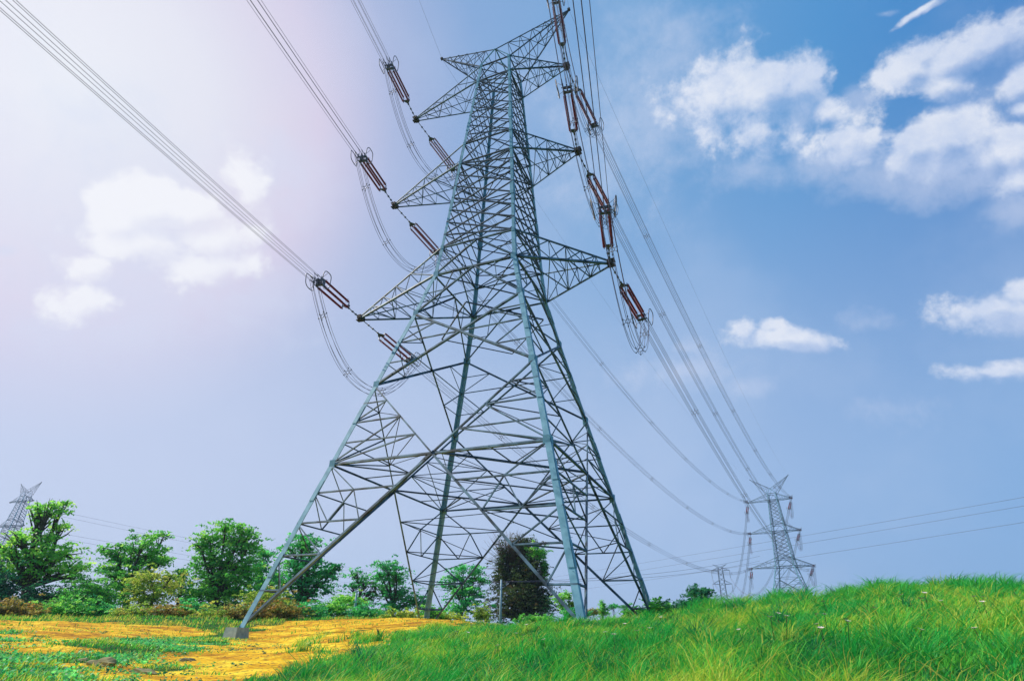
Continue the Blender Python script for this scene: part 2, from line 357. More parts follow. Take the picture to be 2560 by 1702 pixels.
# ---------------------------------------------------------------- the lattice tower
Z = {0:0, 2:17.885, 3:25.278, 4:29.892, 5:33.192, 6:44.852, 7:47.872, 8:58.945, 9:61.819}
W = {0:11.302, 3:5.186, 4:4.16, 5:3.859, 9:1.958}
W[2] = W[0]+(W[3]-W[0])*Z[2]/Z[3]
for k in (6, 7, 8): W[k] = W[5]+(W[9]-W[5])*(Z[k]-Z[5])/(Z[9]-Z[5])
AL = {4:15.365, 6:13.142, 8:11.849, 10:9.044}; AR_ = {4:11.619, 6:9.135, 8:8.327, 10:9.019}
ZA = {4:29.767, 6:44.731, 8:58.827, 10:69.592}; ZR = 64.065
ZK = Z[2]*W[0]/(W[0]+W[2])
def wz(z):
    if z <= Z[3]: return W[0]+(W[3]-W[0])*z/Z[3]
    if z <= Z[4]: return W[3]+(W[4]-W[3])*(z-Z[3])/(Z[4]-Z[3])
    if z <= Z[5]: return W[4]+(W[5]-W[4])*(z-Z[4])/(Z[5]-Z[4])
    return W[5]+(W[9]-W[5])*(z-Z[5])/(Z[9]-Z[5])
SG = {'A':(-1,-1), 'B':(1,-1), 'C':(-1,1), 'D':(1,1)}
def cn(c, z):
    w = wz(z); return np.array([SG[c][0]*w, SG[c][1]*w, z])
FACES = [('A','B',(0,-1,.25)), ('B','D',(1,0,.25)), ('D','C',(0,1,.25)), ('C','A',(-1,0,.25))]
lerp = lambda a, b, t: np.asarray(a)+(np.asarray(b)-np.asarray(a))*t
def build_tower():
    root = empty('transmission_tower')
    for c in 'ABCD':                                                # legs, with splices, bolts and footing
        leg = MB(); n = np.array([SG[c][0], SG[c][1], 0])/1.414
        zs = [-1.2, Z[3], Z[4], Z[5], Z[9]]; sz = [.40, .36, .34, .28]
        ex = np.array([-SG[c][0], 0, 0.0]); ey = np.array([0, -SG[c][1], 0.0])
        for a, b_, s_ in zip(zs[:-1], zs[1:], sz):
            p, q = cn(c, a), cn(c, b_); t_ = .045
            pr = [(0,0),(s_,0),(s_,t_),(t_,t_),(t_,s_),(0,s_)]
            VV = [o+ex*u+ey*v for o in (p, q) for u, v in pr]
            FF = [(i, (i+1) % 6, 6+(i+1) % 6, 6+i) for i in range(6)]+[(5,4,3,2,1,0),(6,7,8,9,10,11)]
            leg.add(VV, FF)
        for z in (3.2, 8.3, 14.4, 21.0, 27.5, 38, 50):              # splice plates
            p, q = cn(c, z), cn(c, z+1.5); s_ = .37
            for e_, g_ in ((ex, ey), (ey, ex)):
                o_ = -g_*.02
                leg.add([p+o_, p+e_*s_+o_, q+e_*s_+o_, q+o_, p+o_*2, p+e_*s_+o_*2, q+e_*s_+o_*2, q+o_*2], [(3,2,1,0),(4,5,6,7),(0,1,5,4),(1,2,6,5),(2,3,7,6),(3,0,4,7)])
        for z in (ZK, Z[2], Z[3], Z[4], Z[5], Z[6], Z[7], Z[8], Z[9]):   # gusset plates at the joints
            h = .30 if z < 30 else .20
            p = cn(c, z)
            leg.box(p+ex*h*.8-ey*.035, (h*.8, .014, h), None); leg.box(p+ey*h*.8-ex*.035, (.014, h*.8, h), None)
        if c in 'BC':                                               # climbing bolts
            for i_, z in enumerate(np.arange(2.4, 58, .6)):
                p = cn(c, z)+(ex if i_ % 2 else ey)*.12; d = (-ey if i_ % 2 else -ex)
                leg.tube([p-d*.06, p+d*.17], .014, 4)
        lo_ = leg.build('leg', M_STEEL, root)
        ft = MB(); p = cn(c, 0)
        b0, b1 = .56, .48
        VV = [p+np.array([sx*b, sy*b, zz]) for b, zz in ((b0*1.2, -1.9), (b0, -.6), (b1, .2)) for sx, sy in ((-1,-1),(1,-1),(1,1),(-1,1))]
        ft.add(VV, [(0,1,5,4),(1,2,6,5),(2,3,7,6),(3,0,4,7),(4,5,9,8),(5,6,10,9),(6,7,11,10),(7,4,8,11),(8,9,10,11)])
        ft.build('footing', M_CONC, root)
    for a, b_, nrm in FACES:
        m = MB(); m2 = MB()
        P = lambda c, z: cn(c, z)
        mid = lambda z: (cn(a, z)+cn(b_, z))/2
        K = mid(ZK)
        for c, o in ((a, b_), (b_, a)):
            m.ang(P(c, .2), K, .17, nrm); m.ang(K, P(c, Z[2]), .125, nrm); m.ang(P(c, ZK), K, .16, nrm)
            dl = [lerp(P(c, .2), K, i/5) for i in range(6)]; ll = [P(c, .2+(ZK-.2)*i/5) for i in range(6)]
            for i in (1, 2, 3, 4): m.ang(ll[i], dl[i], .10, nrm)
            m4 = (ll[4]+dl[4])/2; m3 = (ll[3]+dl[3])/2
            for p, q in ((ll[5], m4), (m4, dl[3]), (m4, m3), (ll[4], m3), (ll[3], dl[2]), (ll[2], dl[1]), (ll[1], dl[1])): m.ang(p, q, .085, nrm)
            dl = [lerp(K, P(c, Z[2]), i/4) for i in range(5)]; ll = [P(c, ZK+(Z[2]-ZK)*i/4) for i in range(5)]
            for i in (1, 2, 3): m.ang(ll[i], dl[i], .09, nrm)
            for p, q in ((ll[0], dl[2]), (ll[2], dl[3]), (ll[0], dl[1]), (ll[2], dl[2])): m.ang(p, q, .09, nrm)
            # waist panel
            m.ang(P(c, Z[3]), mid(Z[4]), .15, nrm); m.ang(P(c, Z[4]), mid(Z[5]), .15, nrm)
            vm = lerp(P(c, Z[3]), mid(Z[4]), .5); m.ang(P(c, (Z[3]+Z[4])/2), vm, .08, nrm); m.ang(vm, lerp(P(c, Z[4]), mid(Z[4]), .5), .08, nrm)
            vm = lerp(P(c, Z[4]), mid(Z[5]), .5); m.ang(P(c, (Z[4]+Z[5])/2), vm, .07, nrm)
        # X panel between L2 and L3
        tc_ = W[2]/(W[2]+W[3]); zc = Z[2]+(Z[3]-Z[2])*tc_; X = mid(zc)
        for c in (a, b_):
            m.ang(P(c, Z[2]), X, .18, nrm); m.ang(X, P(c, Z[3]), .18, nrm); m.ang(P(c, zc), X, .10, nrm)
            q1, q3 = (Z[2]+zc)/2, (Z[3]+zc)/2; d1 = (P(c, Z[2])+X)/2; d3 = (P(c, Z[3])+X)/2
            for p, q in ((P(c, q1), d1), (P(c, q3), d3), (P(c, zc), d1), (P(c, zc), d3)): m.ang(p, q, .085, nrm)
        for z, s_ in ((Z[4], .20), (Z[5], .15)): m.ang(P(a, z), P(b_, z), s_, nrm)
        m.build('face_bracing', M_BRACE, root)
        # cage lattice above the waist
        def cage(z0, z1, n, s_):
            g = [z0+(z1-z0)*i/n for i in range(n+1)]
            for i in range(-1, n):
                lo1, hi1 = max(i, 0), min(i+2, n)
                m2.ang(P(a, g[lo1]), P(b_, g[hi1]), s_, nrm); m2.ang(P(b_, g[lo1]), P(a, g[hi1]), s_, nrm)
        cage(Z[5], Z[6], 7, .12); cage(Z[7], Z[8], 7, .10)
        for z0, z1 in ((Z[6], Z[7]), (Z[8], Z[9])):
            for c in (a, b_): m2.ang(P(c, z0), mid(z1), .11, nrm)
        for z in (Z[6], Z[7], Z[8], Z[9]): m2.ang(P(a, z), P(b_, z), .15, nrm)
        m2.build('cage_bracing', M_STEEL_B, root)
    # plan bracing
    up = (0, 0, -1)
    def diamond(z, s_, pb):
        mm = [(cn(a, z)+cn(b_, z))/2 for a, b_, _ in FACES]
        for i in range(4): pb.ang(mm[i], mm[(i+1) % 4], s_, up)
        return mm
    pb = MB(); mm = diamond(ZK, .15, pb)
    for i in range(4):
        q = (mm[i]+mm[(i+1) % 4])/2; c = FACES[i][1]; pb.ang(cn(c, ZK), q, .09, up)
        nx = mm[(i+1) % 4]; crn = cn(c, ZK)
        pb.ang((crn+mm[i])/2, q, .07, up); pb.ang((crn+nx)/2, q, .07, up)
    pb.build('plan_bracing', M_STEEL_B, root)
    pb = MB(); diamond(Z[3], .11, pb); pb.build('plan_bracing', M_STEEL_B, root)
    for z in (Z[4], Z[6], Z[8]):
        pb = MB(); pb.ang(cn('A', z), cn('D', z), .10, up); pb.ang(cn('B', z), cn('C', z), .10, up); pb.build('plan_bracing', M_STEEL_B, root)
    for c, i, j in (('A', 0, 3), ('B', 0, 1), ('D', 1, 2), ('C', 2, 3)):    # hip bracing between neighbouring faces
        pb = MB(); fo = lerp(cn(c, .2), mm[i], .2); prv = None
        for k in (1, 2, 3, 4):
            p = lerp(cn(c, .2), mm[i], k/5); q = lerp(cn(c, .2), mm[j], k/5); pb.ang(p, q, .08, up)
            if prv is not None: pb.ang(prv, (p if k % 2 else q), .06, up)
            prv = (q if k % 2 else p) if k == 1 else (p if k % 2 else q)
        pb.ang(prv, lerp(cn(c, .2), mm[i], .96), .06, up)
        pb.build('hip_bracing', M_STEEL_B, root)
        pb = MB(); prv = mm[i]
        for k in (1, 2, 3):
            p = lerp(mm[i], cn(c, Z[2]), k/4); q = lerp(mm[j], cn(c, Z[2]), k/4); pb.ang(p, q, .07, up)
            pb.ang(prv, (q if k % 2 else p), .06, up); prv = q if k % 2 else p
        pb.build('hip_bracing', M_STEEL_B, root)
    # crossarms
    fr = [0, .36, .54, .70, .85]
    for k in (4, 6, 8):
        for s_, c0, c1, reach in ((-1, 'A', 'C', AL[k]), (1, 'B', 'D', AR_[k])):
            m = MB(); T = np.array([s_*reach, 0, ZA[k]])
            lf, lb, uf, ub = cn(c0, Z[k]), cn(c1, Z[k]), cn(c0, Z[k+1]), cn(c1, Z[k+1])
            sc_ = {4:1.0, 6:.85, 8:.8}[k]
            e = np.array([0, .22, 0]); uo = np.array([0, 0, .30])
            tl, tb, tuf, tub = T-e, T+e, T-e*.6+uo, T+e*.6+uo
            nf, nb = (0, -1, .2), (0, 1, .2)
            m.ang(lf, tl, .19*sc_, nf); m.ang(lb, tb, .19*sc_, nb); m.ang(uf, tuf, .13*sc_, nf); m.ang(ub, tub, .13*sc_, nb)
            g = lambda p, q: [lerp(p, q, t_) for t_ in fr]
            LF, LB, UF, UB = g(lf, tl), g(lb, tb), g(uf, tuf), g(ub, tub)
            for i in range(1, 5):
                for lo2, hi2, nn in ((LF, UF, nf), (LB, UB, nb)):
                    m.ang(lo2[i], hi2[i], .06*sc_, nn); m.ang(hi2[i], lo2[i-1], .085*sc_, nn)
                m.ang(UF[i], UB[i], .06*sc_, (0, 0, 1))
                m.ang(LF[i], LB[i], .07*sc_, (0, 0, -1))
                p, q = (LF, LB) if i % 2 else (LB, LF)
                m.ang(p[i-1], q[i], .085*sc_, (0, 0, -1))
                if i == 1: m.ang(q[0], p[1], .085*sc_, (0, 0, -1))
                p, q = (UF, UB) if i % 2 else (UB, UF)
                m.ang(p[i-1], q[i], .06*sc_, (0, 0, 1))
            # half-bay struts of the first long bay
            for lo2, hi2, nn in ((LF, UF, nf), (LB, UB, nb)):
                m.ang(lerp(lo2[0], lo2[1], .5), lerp(hi2[1], lo2[0], .5), .06*sc_, nn); m.ang(lerp(hi2[0], hi2[1], .5), lerp(hi2[1], lo2[0], .5), .05*sc_, nn)
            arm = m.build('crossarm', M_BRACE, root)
            tp = MB(); tp.box(T+np.array([0, 0, .1]), (.22, .42, .20)); tp.box(T+np.array([s_*.1, 0, -.16]), (.34, .26, .03)); tp.box(T+np.array([s_*.15, 0, .36]), (.30, .34, .03))
            tp.build('tip_plate', M_PLATE, arm)
    # earth wire horns
    RF, RB = np.array([0, -W[9], ZR]), np.array([0, W[9], ZR])
    hr = MB(); hr.ang(RF, RB, .12, up)
    for c, rp in (('A', RF), ('B', RF), ('C', RB), ('D', RB)): hr.ang(cn(c, Z[9]), rp, .11, up)
    hr.ang(lerp(RF, RB, .5), cn('A', Z[9]), .08, up); hr.ang(lerp(RF, RB, .5), cn('D', Z[9]), .08, up)
    hr.build('peak_frame', M_STEEL, root)
    for s_, c0, c1, reach in ((-1, 'A', 'C', AL[10]), (1, 'B', 'D', AR_[10])):
        m = MB(); T = np.array([s_*reach, 0, ZA[10]]); nn = 6
        g = lambda p, o: [lerp(p, T+np.array(o), t_/nn) for t_ in range(nn)]
        LF, LB, UF, UB = g(cn(c0, Z[9]), (0, -.08, -.1)), g(cn(c1, Z[9]), (0, .08, -.1)), g(RF, (0, -.08, .1)), g(RB, (0, .08, .1))
        for ch in (LF, LB): m.ang(ch[0], T, .12, (0, -1, 0))
        for ch in (UF, UB): m.ang(ch[0], T, .09, (0, -1, 0))
        for i in range(1, nn):
            for p, q, n_ in ((LF, UF, (0,-1,.2)), (LB, UB, (0,1,.2)), (UF, UB, (0,0,1)), (LF, LB, (s_,0,-1))):
                m.ang(p[i], q[i], .055, n_)
                if i % 2: m.ang(p[i-1], q[i], .06, n_)
                else: m.ang(q[i-1], p[i], .06, n_)
        h_ = m.build('earth_wire_horn', M_STEEL_B, root)
        tp = MB(); tp.box(T, (.16, .16, .14)); tp.build('tip_plate', M_PLATE, h_)
    return root
TW = build_tower()
tag(TW, 'huge blue grey steel lattice pylon dominating the middle of the picture', 'pylon', 'steel lattice pylons')
FAR = dict(loc=(29.03, 251.72, 2.526), rz=-0.2047, sc=(.955, 1.0, 1.0))
LFT = dict(loc=(-376.7, 158.5, 10.4), rz=0.046, sc=(1, 1, 1))
tw2 = copy_tree(TW); tw2.location = FAR['loc']; tw2.rotation_euler = (0, 0, FAR['rz']); tw2.scale = FAR['sc']
tw2['label'] = 'smaller distant pylon rising behind the grassy hill crest on the right'
tw3 = copy_tree(TW); tw3.location = LFT['loc']; tw3.rotation_euler = (0, 0, LFT['rz'])
tw3['label'] = 'distant leaning pylon at the left edge, behind the gnarled tree'

# ---------------------------------------------------------------- insulator sets, conductors
HEXR = .45
HEXP = [(HEXR*math.cos(R(60*i+30)), HEXR*math.sin(R(60*i+30))) for i in range(6)]
def build_insulator_set():
    root = empty('insulator_set')                                   # runs along +X from the arm tip, 9.5 m long
    m = MB(); m.tube([(.2,0,0),(2.9,0,0)], .045, 6)
    for x in (.3, 1.2, 1.9, 2.7): m.box((x, 0, 0), (.10, .085, .06))
    m.build('link', M_FIT, root)
    y = MB()
    y.add([(2.8,-.05,-.02),(3.25,-.42,-.02),(3.4,-.42,-.02),(3.4,.42,-.02),(3.25,.42,-.02),(2.8,.05,-.02)]+[(2.8,-.05,.02),(3.25,-.42,.02),(3.4,-.42,.02),(3.4,.42,.02),(3.25,.42,.02),(2.8,.05,.02)],
          [(5,4,3,2,1,0),(6,7,8,9,10,11)]+[(i,(i+1)%6,6+(i+1)%6,6+i) for i in range(6)])
    for sy in (-.34, .34): y.box((3.4, sy, 0), (.05, .03, .38))
    for sy in (-.34, .34):
        for sz in (-.32, .32): y.box((3.47, sy, sz), (.09, .03, .03))
    y.build('yoke', M_FIT, root)
    y = MB()
    for sy in (-.34, .34): y.box((8.25, sy, 0), (.19, .03, .38))
    y.box((8.42, 0, .28), (.16, .42, .02)); y.box((8.42, 0, -.28), (.16, .42, .02)); y.box((8.75, 0, 0), (.05, .5, .03)); y.box((8.75, -.35, 0), (.04, .03, .45)); y.box((8.75, .35, 0), (.04, .03, .45))
    y.box((8.6, 0, 0), (.2, .04, .3))
    y.build('yoke', M_FIT, root)
    prof = []; nd = 24; x0, x1 = 3.55, 8.1
    for i in range(nd):
        a = x0+(x1-x0)*i/nd; w_ = (x1-x0)/nd
        prof += [(a, .05), (a+w_*.25, .118), (a+w_*.5, .118), (a+w_*.62, .05)]
    for sy in (-.34, .34):
        for sz in (-.32, .32):
            m = MB(); m.tube([(p[0], sy, sz) for p in prof], [p[1] for p in prof], 10, smooth=False)
            st = m.build('insulator_string', M_INS, root)
            for xx in (3.75, 7.95):
                rg = MB(); rg.tube([(xx, sy, sz)]+[(xx, sy+.2*math.cos(a_), sz+.2*math.sin(a_)) for a_ in np.linspace(0, 5.2, 13)], .016, 5)
                rg.build('arcing_ring', M_FIT, st)
    for sy in (-1, 1):
        m = MB(); pts = []
        for a_ in np.linspace(0, 2*math.pi, 29):
            cx_, cz_ = math.cos(a_), math.sin(a_)
            pts.append((8.70+.66*np.sign(cx_)*abs(cx_)**.6, sy*(.86+.12*cz_), .74*np.sign(cz_)*abs(cz_)**.6))
        m.tube(pts, .042, 6, cap=False); m.tube([(8.65, sy*.3, .3), (8.65, sy*.86, .74)], .02, 5); m.tube([(8.65, sy*.3, -.3), (8.65, sy*.86, -.74)], .02, 5)
        m.build('corona_ring', M_FIT, root)
    for yy, zz in HEXP:
        m = MB(); m.tube([(8.8, yy*.9, zz*.9), (9.5, yy, zz)], .035, 6); m.build('dead_end_clamp', M_FIT, root)
    return root
ARMS = {'LB':(-1, 4, 'lowest left arm'), 'LM':(-1, 6, 'middle left arm'), 'LT':(-1, 8, 'uppermost left arm'),
        'RB':(1, 4, 'lowest right arm'), 'RM':(1, 6, 'middle right arm'), 'RT':(1, 8, 'uppermost right arm')}
def tip_world(key, P):
    s_, k, _ = ARMS[key]; reach = AL[k] if s_ < 0 else AR_[k]
    l = Vector((s_*reach*P['sc'][0], 0, ZA[k])); l.rotate(Matrix.Rotation(P['rz'], 3, 'Z')); return np.array(l)+np.array(P['loc'])
MAIN = dict(loc=(0, 0, 0), rz=0, sc=(1, 1, 1))
INS = build_insulator_set(); first = [True]
def place_set(tip, az, down, label, group, extra=None):
    """az: compass heading of the span (deg from +Y towards +X), down: slope"""
    o = INS if first[0] else copy_tree(INS)
    first[0] = False
    d = Vector((math.sin(R(az))*math.cos(R(down)), math.cos(R(az))*math.cos(R(down)), -math.sin(R(down))))
    x = d; y = Vector((0, 0, 1)).cross(x).normalized(); z = x.cross(y)
    o.rotation_euler = Matrix((x, y, z)).transposed().to_euler(); o.location = tip
    tag(o, label, 'insulator', group)
    return np.array(tip)+np.array(d)*9.5, np.array(d)
def hexpts(P, k):
    """offset polyline P by hex position k in the plane across its heading"""
    P = np.array(P); T = np.gradient(P, axis=0); T[:, 2] *= .0; T /= np.linalg.norm(T, axis=1)[:, None]+1e-9
    Y = np.stack([-T[:, 1], T[:, 0], np.zeros(len(P))], 1)
    return P+Y*HEXP[k][0]+np.array([0, 0, 1.0])*HEXP[k][1]
def bundle(P, label, group, name='conductor_bundle', cat='power cable', rad=.021, spacing=0, tang=None, n=4):
    root = empty(name, P[0]); P0 = np.array(P[0])
    P = np.array(P)
    if tang is None: off = [hexpts(P, k) for k in range(6)]
    else: off = [P+tang[0]*HEXP[k][0]+tang[1]*HEXP[k][1] for k in range(6)]
    for k in range(6):
        m = MB(); m.tube(off[k]-P0, rad, n, cap=False); m.build('wire', M_WIRE, root)
    if spacing:
        seg = np.linalg.norm(np.diff(P, axis=0), axis=1); s_ = np.concatenate([[0], np.cumsum(seg)]); tot = s_[-1]
        cnt = max(1, int(tot/spacing))
        for i in range(cnt):
            q = tot*(i+.6)/cnt if cnt > 3 else tot*(i+1)/(cnt+1)
            pts = [np.array([np.interp(q, s_, off[k][:, c_]) for c_ in range(3)])-P0 for k in range(6)]
            ctr = sum(pts)/6; m = MB()
            ring = [lerp(ctr, p, .45) for p in pts]
            for j in range(6):
                m.tube([ring[j], ring[(j+1) % 6]], .028, 5); m.tube([ring[j], pts[j]], .02, 5)
                dd = pts[j]-ctr; m.box(pts[j], (.045, .045, .045))
            m.build('spacer', M_FIT, root)
    tag(root, label, cat, group); return root
def span(p0, p1, sag, n=40, dens=1.6):
    t_ = np.linspace(0, 1, n)**dens if dens != 1 else np.linspace(0, 1, n)
    P = np.outer(1-t_, p0)+np.outer(t_, p1); P[:, 2] -= 4*sag*t_*(1-t_); return P
SMALL = at(1810, 1488, 520); SMALL[2] = terrain(SMALL[0], SMALL[1], False)-8
ends = {}
for key in ARMS:
    w_ = ARMS[key][2]
    tm, tf = tip_world(key, MAIN), tip_world(key, FAR)
    # near side of the big pylon, towards and over the viewer
    en, dn_ = place_set(tm, 180-10.4, 6.5, f'brown insulator strings on the {w_} of the big pylon, viewer side', 'insulator sets on the big pylon')
    azn = R(180-10.4); far_end = en+np.array([math.sin(azn), math.cos(azn), 0])*300; far_end[2] -= 2
    bundle(span(en, far_end, .114*300/4, 60, 1.5), f'six cables sweeping overhead from the {w_} of the big pylon', 'cable bundles towards the viewer', spacing=0, rad=.018)
    # far side
    dv = tf-tm; azf = math.degrees(math.atan2(dv[0], dv[1]))
    ef, _ = place_set(tm, azf+.8, 8.0, f'brown insulator strings on the {w_} of the big pylon, far side', 'insulator sets on the big pylon')
    e2, _ = place_set(tf, azf+180-.8, 7.0, f'small insulator strings on the {w_} of the distant right pylon, near side', 'insulator sets on the distant right pylon')
    bundle(span(ef, e2, .14*270/4, 56, 1.3), f'six cables linking the {w_} of the big pylon to the distant right pylon', 'cable bundles between the two pylons', spacing=30)
    # jumper under the tip
    t_ = np.linspace(0, 1, 33); J = np.outer(1-t_, en)+np.outer(t_, ef); J[:, 2] -= 6.8*(1-np.abs(2*t_-1)**2.15)
    bundle(J, f'six drooping jumper cables looping beneath the {w_} of the big pylon', 'jumper loops on the big pylon', 'jumper_loop', 'jumper cable', spacing=5.2)
    # distant tower: outgoing side
    st = SMALL+np.array([(-1 if key[0] == 'L' else 1)*7.2, 0, {'B':35, 'M':46, 'T':56}[key[1]]]); dv = st-tf; azo = math.degrees(math.atan2(dv[0], dv[1]))
    eo, _ = place_set(tf, azo, 20, f'small insulator strings on the {w_} of the distant right pylon, far side', 'insulator sets on the distant right pylon')
    bundle(span(eo, st, 23, 40, 1), f'thin cables dropping behind the hill from the {w_} of the distant right pylon', 'cable bundles beyond the distant right pylon', rad=.03)
    J = np.outer(1-t_, e2)+np.outer(t_, eo); J[:, 2] -= 6.0*(1-np.abs(2*t_-1)**2.2)
    bundle(J, f'drooping jumper cables beneath the {w_} of the distant right pylon', 'jumper loops on the distant right pylon', 'jumper_loop', 'jumper cable', rad=.03)
def wire(P, rad, label, group, name='earth_wire', cat='wire'):
    m = MB(); P = np.array(P); m.tube(P-P[0], rad, 4, cap=False); o = m.build(name, M_WIRE, None); o.location = P[0]
    return tag(o, label, cat, group)
for s_, side in ((-1, 'left'), (1, 'right')):
    reach = AL[10] if s_ < 0 else AR_[10]; T = np.array([s_*reach, 0, ZA[10]])
    azn = R(180-10.4)
    wire(span(T, T+np.array([math.sin(azn), math.cos(azn), 0])*300, 7.5, 50, 1.5), .012, f'thin earth wire rising out of the picture from the {side} horn of the big pylon', 'earth wires')
    l = Vector((s_*reach*.955, 0, ZA[10])); l.rotate(Matrix.Rotation(FAR['rz'], 3, 'Z')); T2 = np.array(l)+np.array(FAR['loc'])
    wire(span(T, T2, 7.5, 50, 1.2), .012, f'thin earth wire from the {side} horn of the big pylon to the distant right pylon', 'earth wires')

# small faraway pylon of another type
def small_pylon(base):
    root = empty('suspension_pylon', base)
    H = [0, 22, 44, 62, 64.5]; Wd = [5.2, 3.6, 2.3, 1.9, 1.5]
    wf = lambda z: np.interp(z, H, Wd)
    c_ = lambda k, z: np.array([SG[k][0]*wf(z), SG[k][1]*wf(z), z])
    for k in 'ABCD':
        m = MB()
        for a, b_ in zip(H[:-1], H[1:]): m.ang(c_(k, a), c_(k, b_), .3, (SG[k][0], SG[k][1], 0))
        m.build('leg', M_STEEL_B, root)
    m = MB(); zs = np.linspace(0, 64.5, 19)
    for a, b_, n_ in FACES:
        for i in range(18):
            m.ang(c_(a, zs[i]), c_(b_, zs[i+1]), .16, n_); m.ang(c_(b_, zs[i]), c_(a, zs[i+1]), .16, n_)
    m.build('face_bracing', M_STEEL_B, root)
    for z, l in ((63.2, 7.0), (53.0, 7.3), (42, 7.8)):
        for s_ in (-1, 1):
            m = MB(); T = np.array([s_*l, 0, z-.8])
            for k in ('AC' if s_ < 0 else 'BD'): m.ang(c_(k, z-1), T, .22, (0, 0, 1)); m.ang(c_(k, min(z+2, 64.5)), T, .2, (0, 0, 1))
            for t_ in (.3, .6): m.ang(lerp(c_('AB'[s_ > 0], z-1), T, t_), lerp(c_('AB'[s_ > 0], min(z+2, 64.5)), T, t_), .12, (0, -1, 0))
            arm = m.build('crossarm', M_STEEL_B, root)
            ins = MB(); ins.tube([T, T-np.array([0, 0, 6])], .16, 6); ins.build('insulator_string', M_FIT, arm)
    for s_ in (-1, 1):
        m = MB(); T = np.array([s_*5.5, 0, 67])
        for k in 'ABCD': m.ang(c_(k, 64.5), T, .13, (0, 0, 1))
        m.build('earth_wire_horn', M_STEEL_B, root)
    return tag(root, 'tiny far pylon with short straight arms just above the hill crest', 'pylon', 'steel lattice pylons')
small_pylon(SMALL)

# crossing power lines far behind
RL = [((2680,1221,260),(2290,1285,330),(1150,1476,620)), ((2680,1243,260),(2290,1308,330),(1150,1492,620)), ((2680,1286,260),(2290,1348,330),(1150,1512,620))]
for i, (a, b_, c_) in enumerate(RL):
    p0, p1, p2 = at(*a), at(*b_), at(*c_); m_ = np.linspace(0, 1, 30)
    P = np.outer(1-m_, p0)+np.outer(m_, p2); P[:, 2] -= 4*1.5*m_*(1-m_)
    wire(P, .05, f'{["uppermost","middle","lowest"][i]} of three long dark wires crossing the sky at right, behind the distant pylon', 'wires crossing the right sky', 'power_line', 'power line')
LL = [((60,1258,440),(1180,1452,900),'first and highest'), ((60,1270,440),(1180,1460,900),'second'), ((60,1316,440),(1180,1468,900),'third'), ((60,1329,440),(1180,1478,900),'fourth'), ((60,1375,440),(1180,1486,900),'fifth and lowest')]
for a, b_, nm in LL:
    p0, p2 = at(*a), at(*b_); P = span(p0, p2, 7, 30, 1)
    wire(P, .055, f'{nm} faint wire sloping down to the right from the left edge pylon', 'wires from the left edge pylon', 'power_line', 'power line')

# ---------------------------------------------------------------- roadside pole
pb_ = at(1252, 1500, 78); pb_[2] = terrain(pb_[0], pb_[1], False)
top = at(1252, 1448, 78)[2]
pr_ = empty('utility_pole', pb_); hgt = top-pb_[2]
m = MB(); m.tube([(0,0,-.5),(0,0,hgt*.5),(0,0,hgt)], [.17,.14,.11], 10); m.build('pole', M_POLE, pr_)
m = MB(); ex = RX*np.array([1,1,0]); ex /= np.linalg.norm(ex)
ez = np.array([0,0,1.0])
for s_ in (-1, 1): m.tube([ez*(hgt-1.3), ez*(hgt-.45)+ex*s_*.75], .05, 5)
m.build('bracket', M_STEEL_B, pr_)
for s_ in (-1, 1):
    m = MB(); b_ = ez*(hgt-.45)+ex*s_*.75; m.tube([b_, b_+ez*.12, b_+ez*.2], [.05,.1,.04], 6); m.build('pin_insulator', M_FIT, pr_)
tag(pr_, 'slim pale concrete pole standing in front of the dark ivy-covered tree', 'utility pole')
for s_, nm in ((-1, 'left'), (1, 'right')):
    o_ = pb_+ez*(hgt-.25)+ex*s_*.75
    wire(np.concatenate([span(at(700, 1475+6*s_, 210), o_, 1.2, 16, 1), span(o_, at(1900, 1395+6*s_, 150), 1.2, 16, 1)[1:]]), .022,
         f'thin low wire over the {nm} bracket of the pale concrete pole', 'low wires on the concrete pole', 'power_line', 'power line')
def stub_post(px, py0, py1, r, label):
    b_ = at(px, py0, r); b_[2] = terrain(b_[0], b_[1], False); h_ = at(px+8, py1, r)-b_
    m = MB(); m.tube([(0,0,-.3), h_*.5, h_], [.13,.12,.10], 8); m.box(h_+np.array([0,0,.03]), (.13,.13,.03)); o = m.build('fence_post', M_POLE, None); o.location = b_
    tag(o, label, 'post')
stub_post(884, 1545, 1478, 66, 'leaning grey post among bushes left of the pylon rear legs')

# ---------------------------------------------------------------- trees
def leaves(ctrs, size, cols, up=.5):
    """little pointed leaf quads around centres (n,3), per-leaf size and colour"""
    n = len(ctrs); nrm = rng.normal(size=(n, 3)); nrm[:, 2] = np.abs(nrm[:, 2])+up; nrm /= np.linalg.norm(nrm, axis=1)[:, None]
    a = rng.normal(size=(n, 3)); a -= nrm*np.sum(a*nrm, 1)[:, None]; a /= np.linalg.norm(a, axis=1)[:, None]; b = np.cross(nrm, a)
    s_ = size[:, None]
    V = np.stack([ctrs-a*s_, ctrs-b*s_*.5, ctrs+a*s_, ctrs+b*s_*.5], 1).reshape(-1, 3)
    return V, np.arange(n*4).reshape(n, 4), np.repeat(cols, 4, 0)
PAL = {'green': [(.09,.34,.05), (.16,.44,.06), (.30,.52,.08), (.05,.23,.05)],
       'fresh': [(.16,.42,.06), (.27,.52,.07), (.42,.60,.10), (.08,.28,.05)],
       'olive': [(.22,.34,.04), (.36,.42,.06), (.42,.38,.08), (.13,.24,.04)],
       'teal':  [(.045,.31,.09), (.08,.42,.10), (.16,.50,.11), (.03,.21,.08)],
       'dark':  [(.015,.11,.05), (.03,.17,.06), (.05,.23,.07), (.01,.07,.035)],
       'ivy':   [(.035,.065,.018), (.055,.085,.02), (.085,.065,.02), (.02,.04,.012)],
       'brown': [(.22,.17,.035), (.30,.24,.05), (.26,.15,.03), (.13,.22,.04)]}
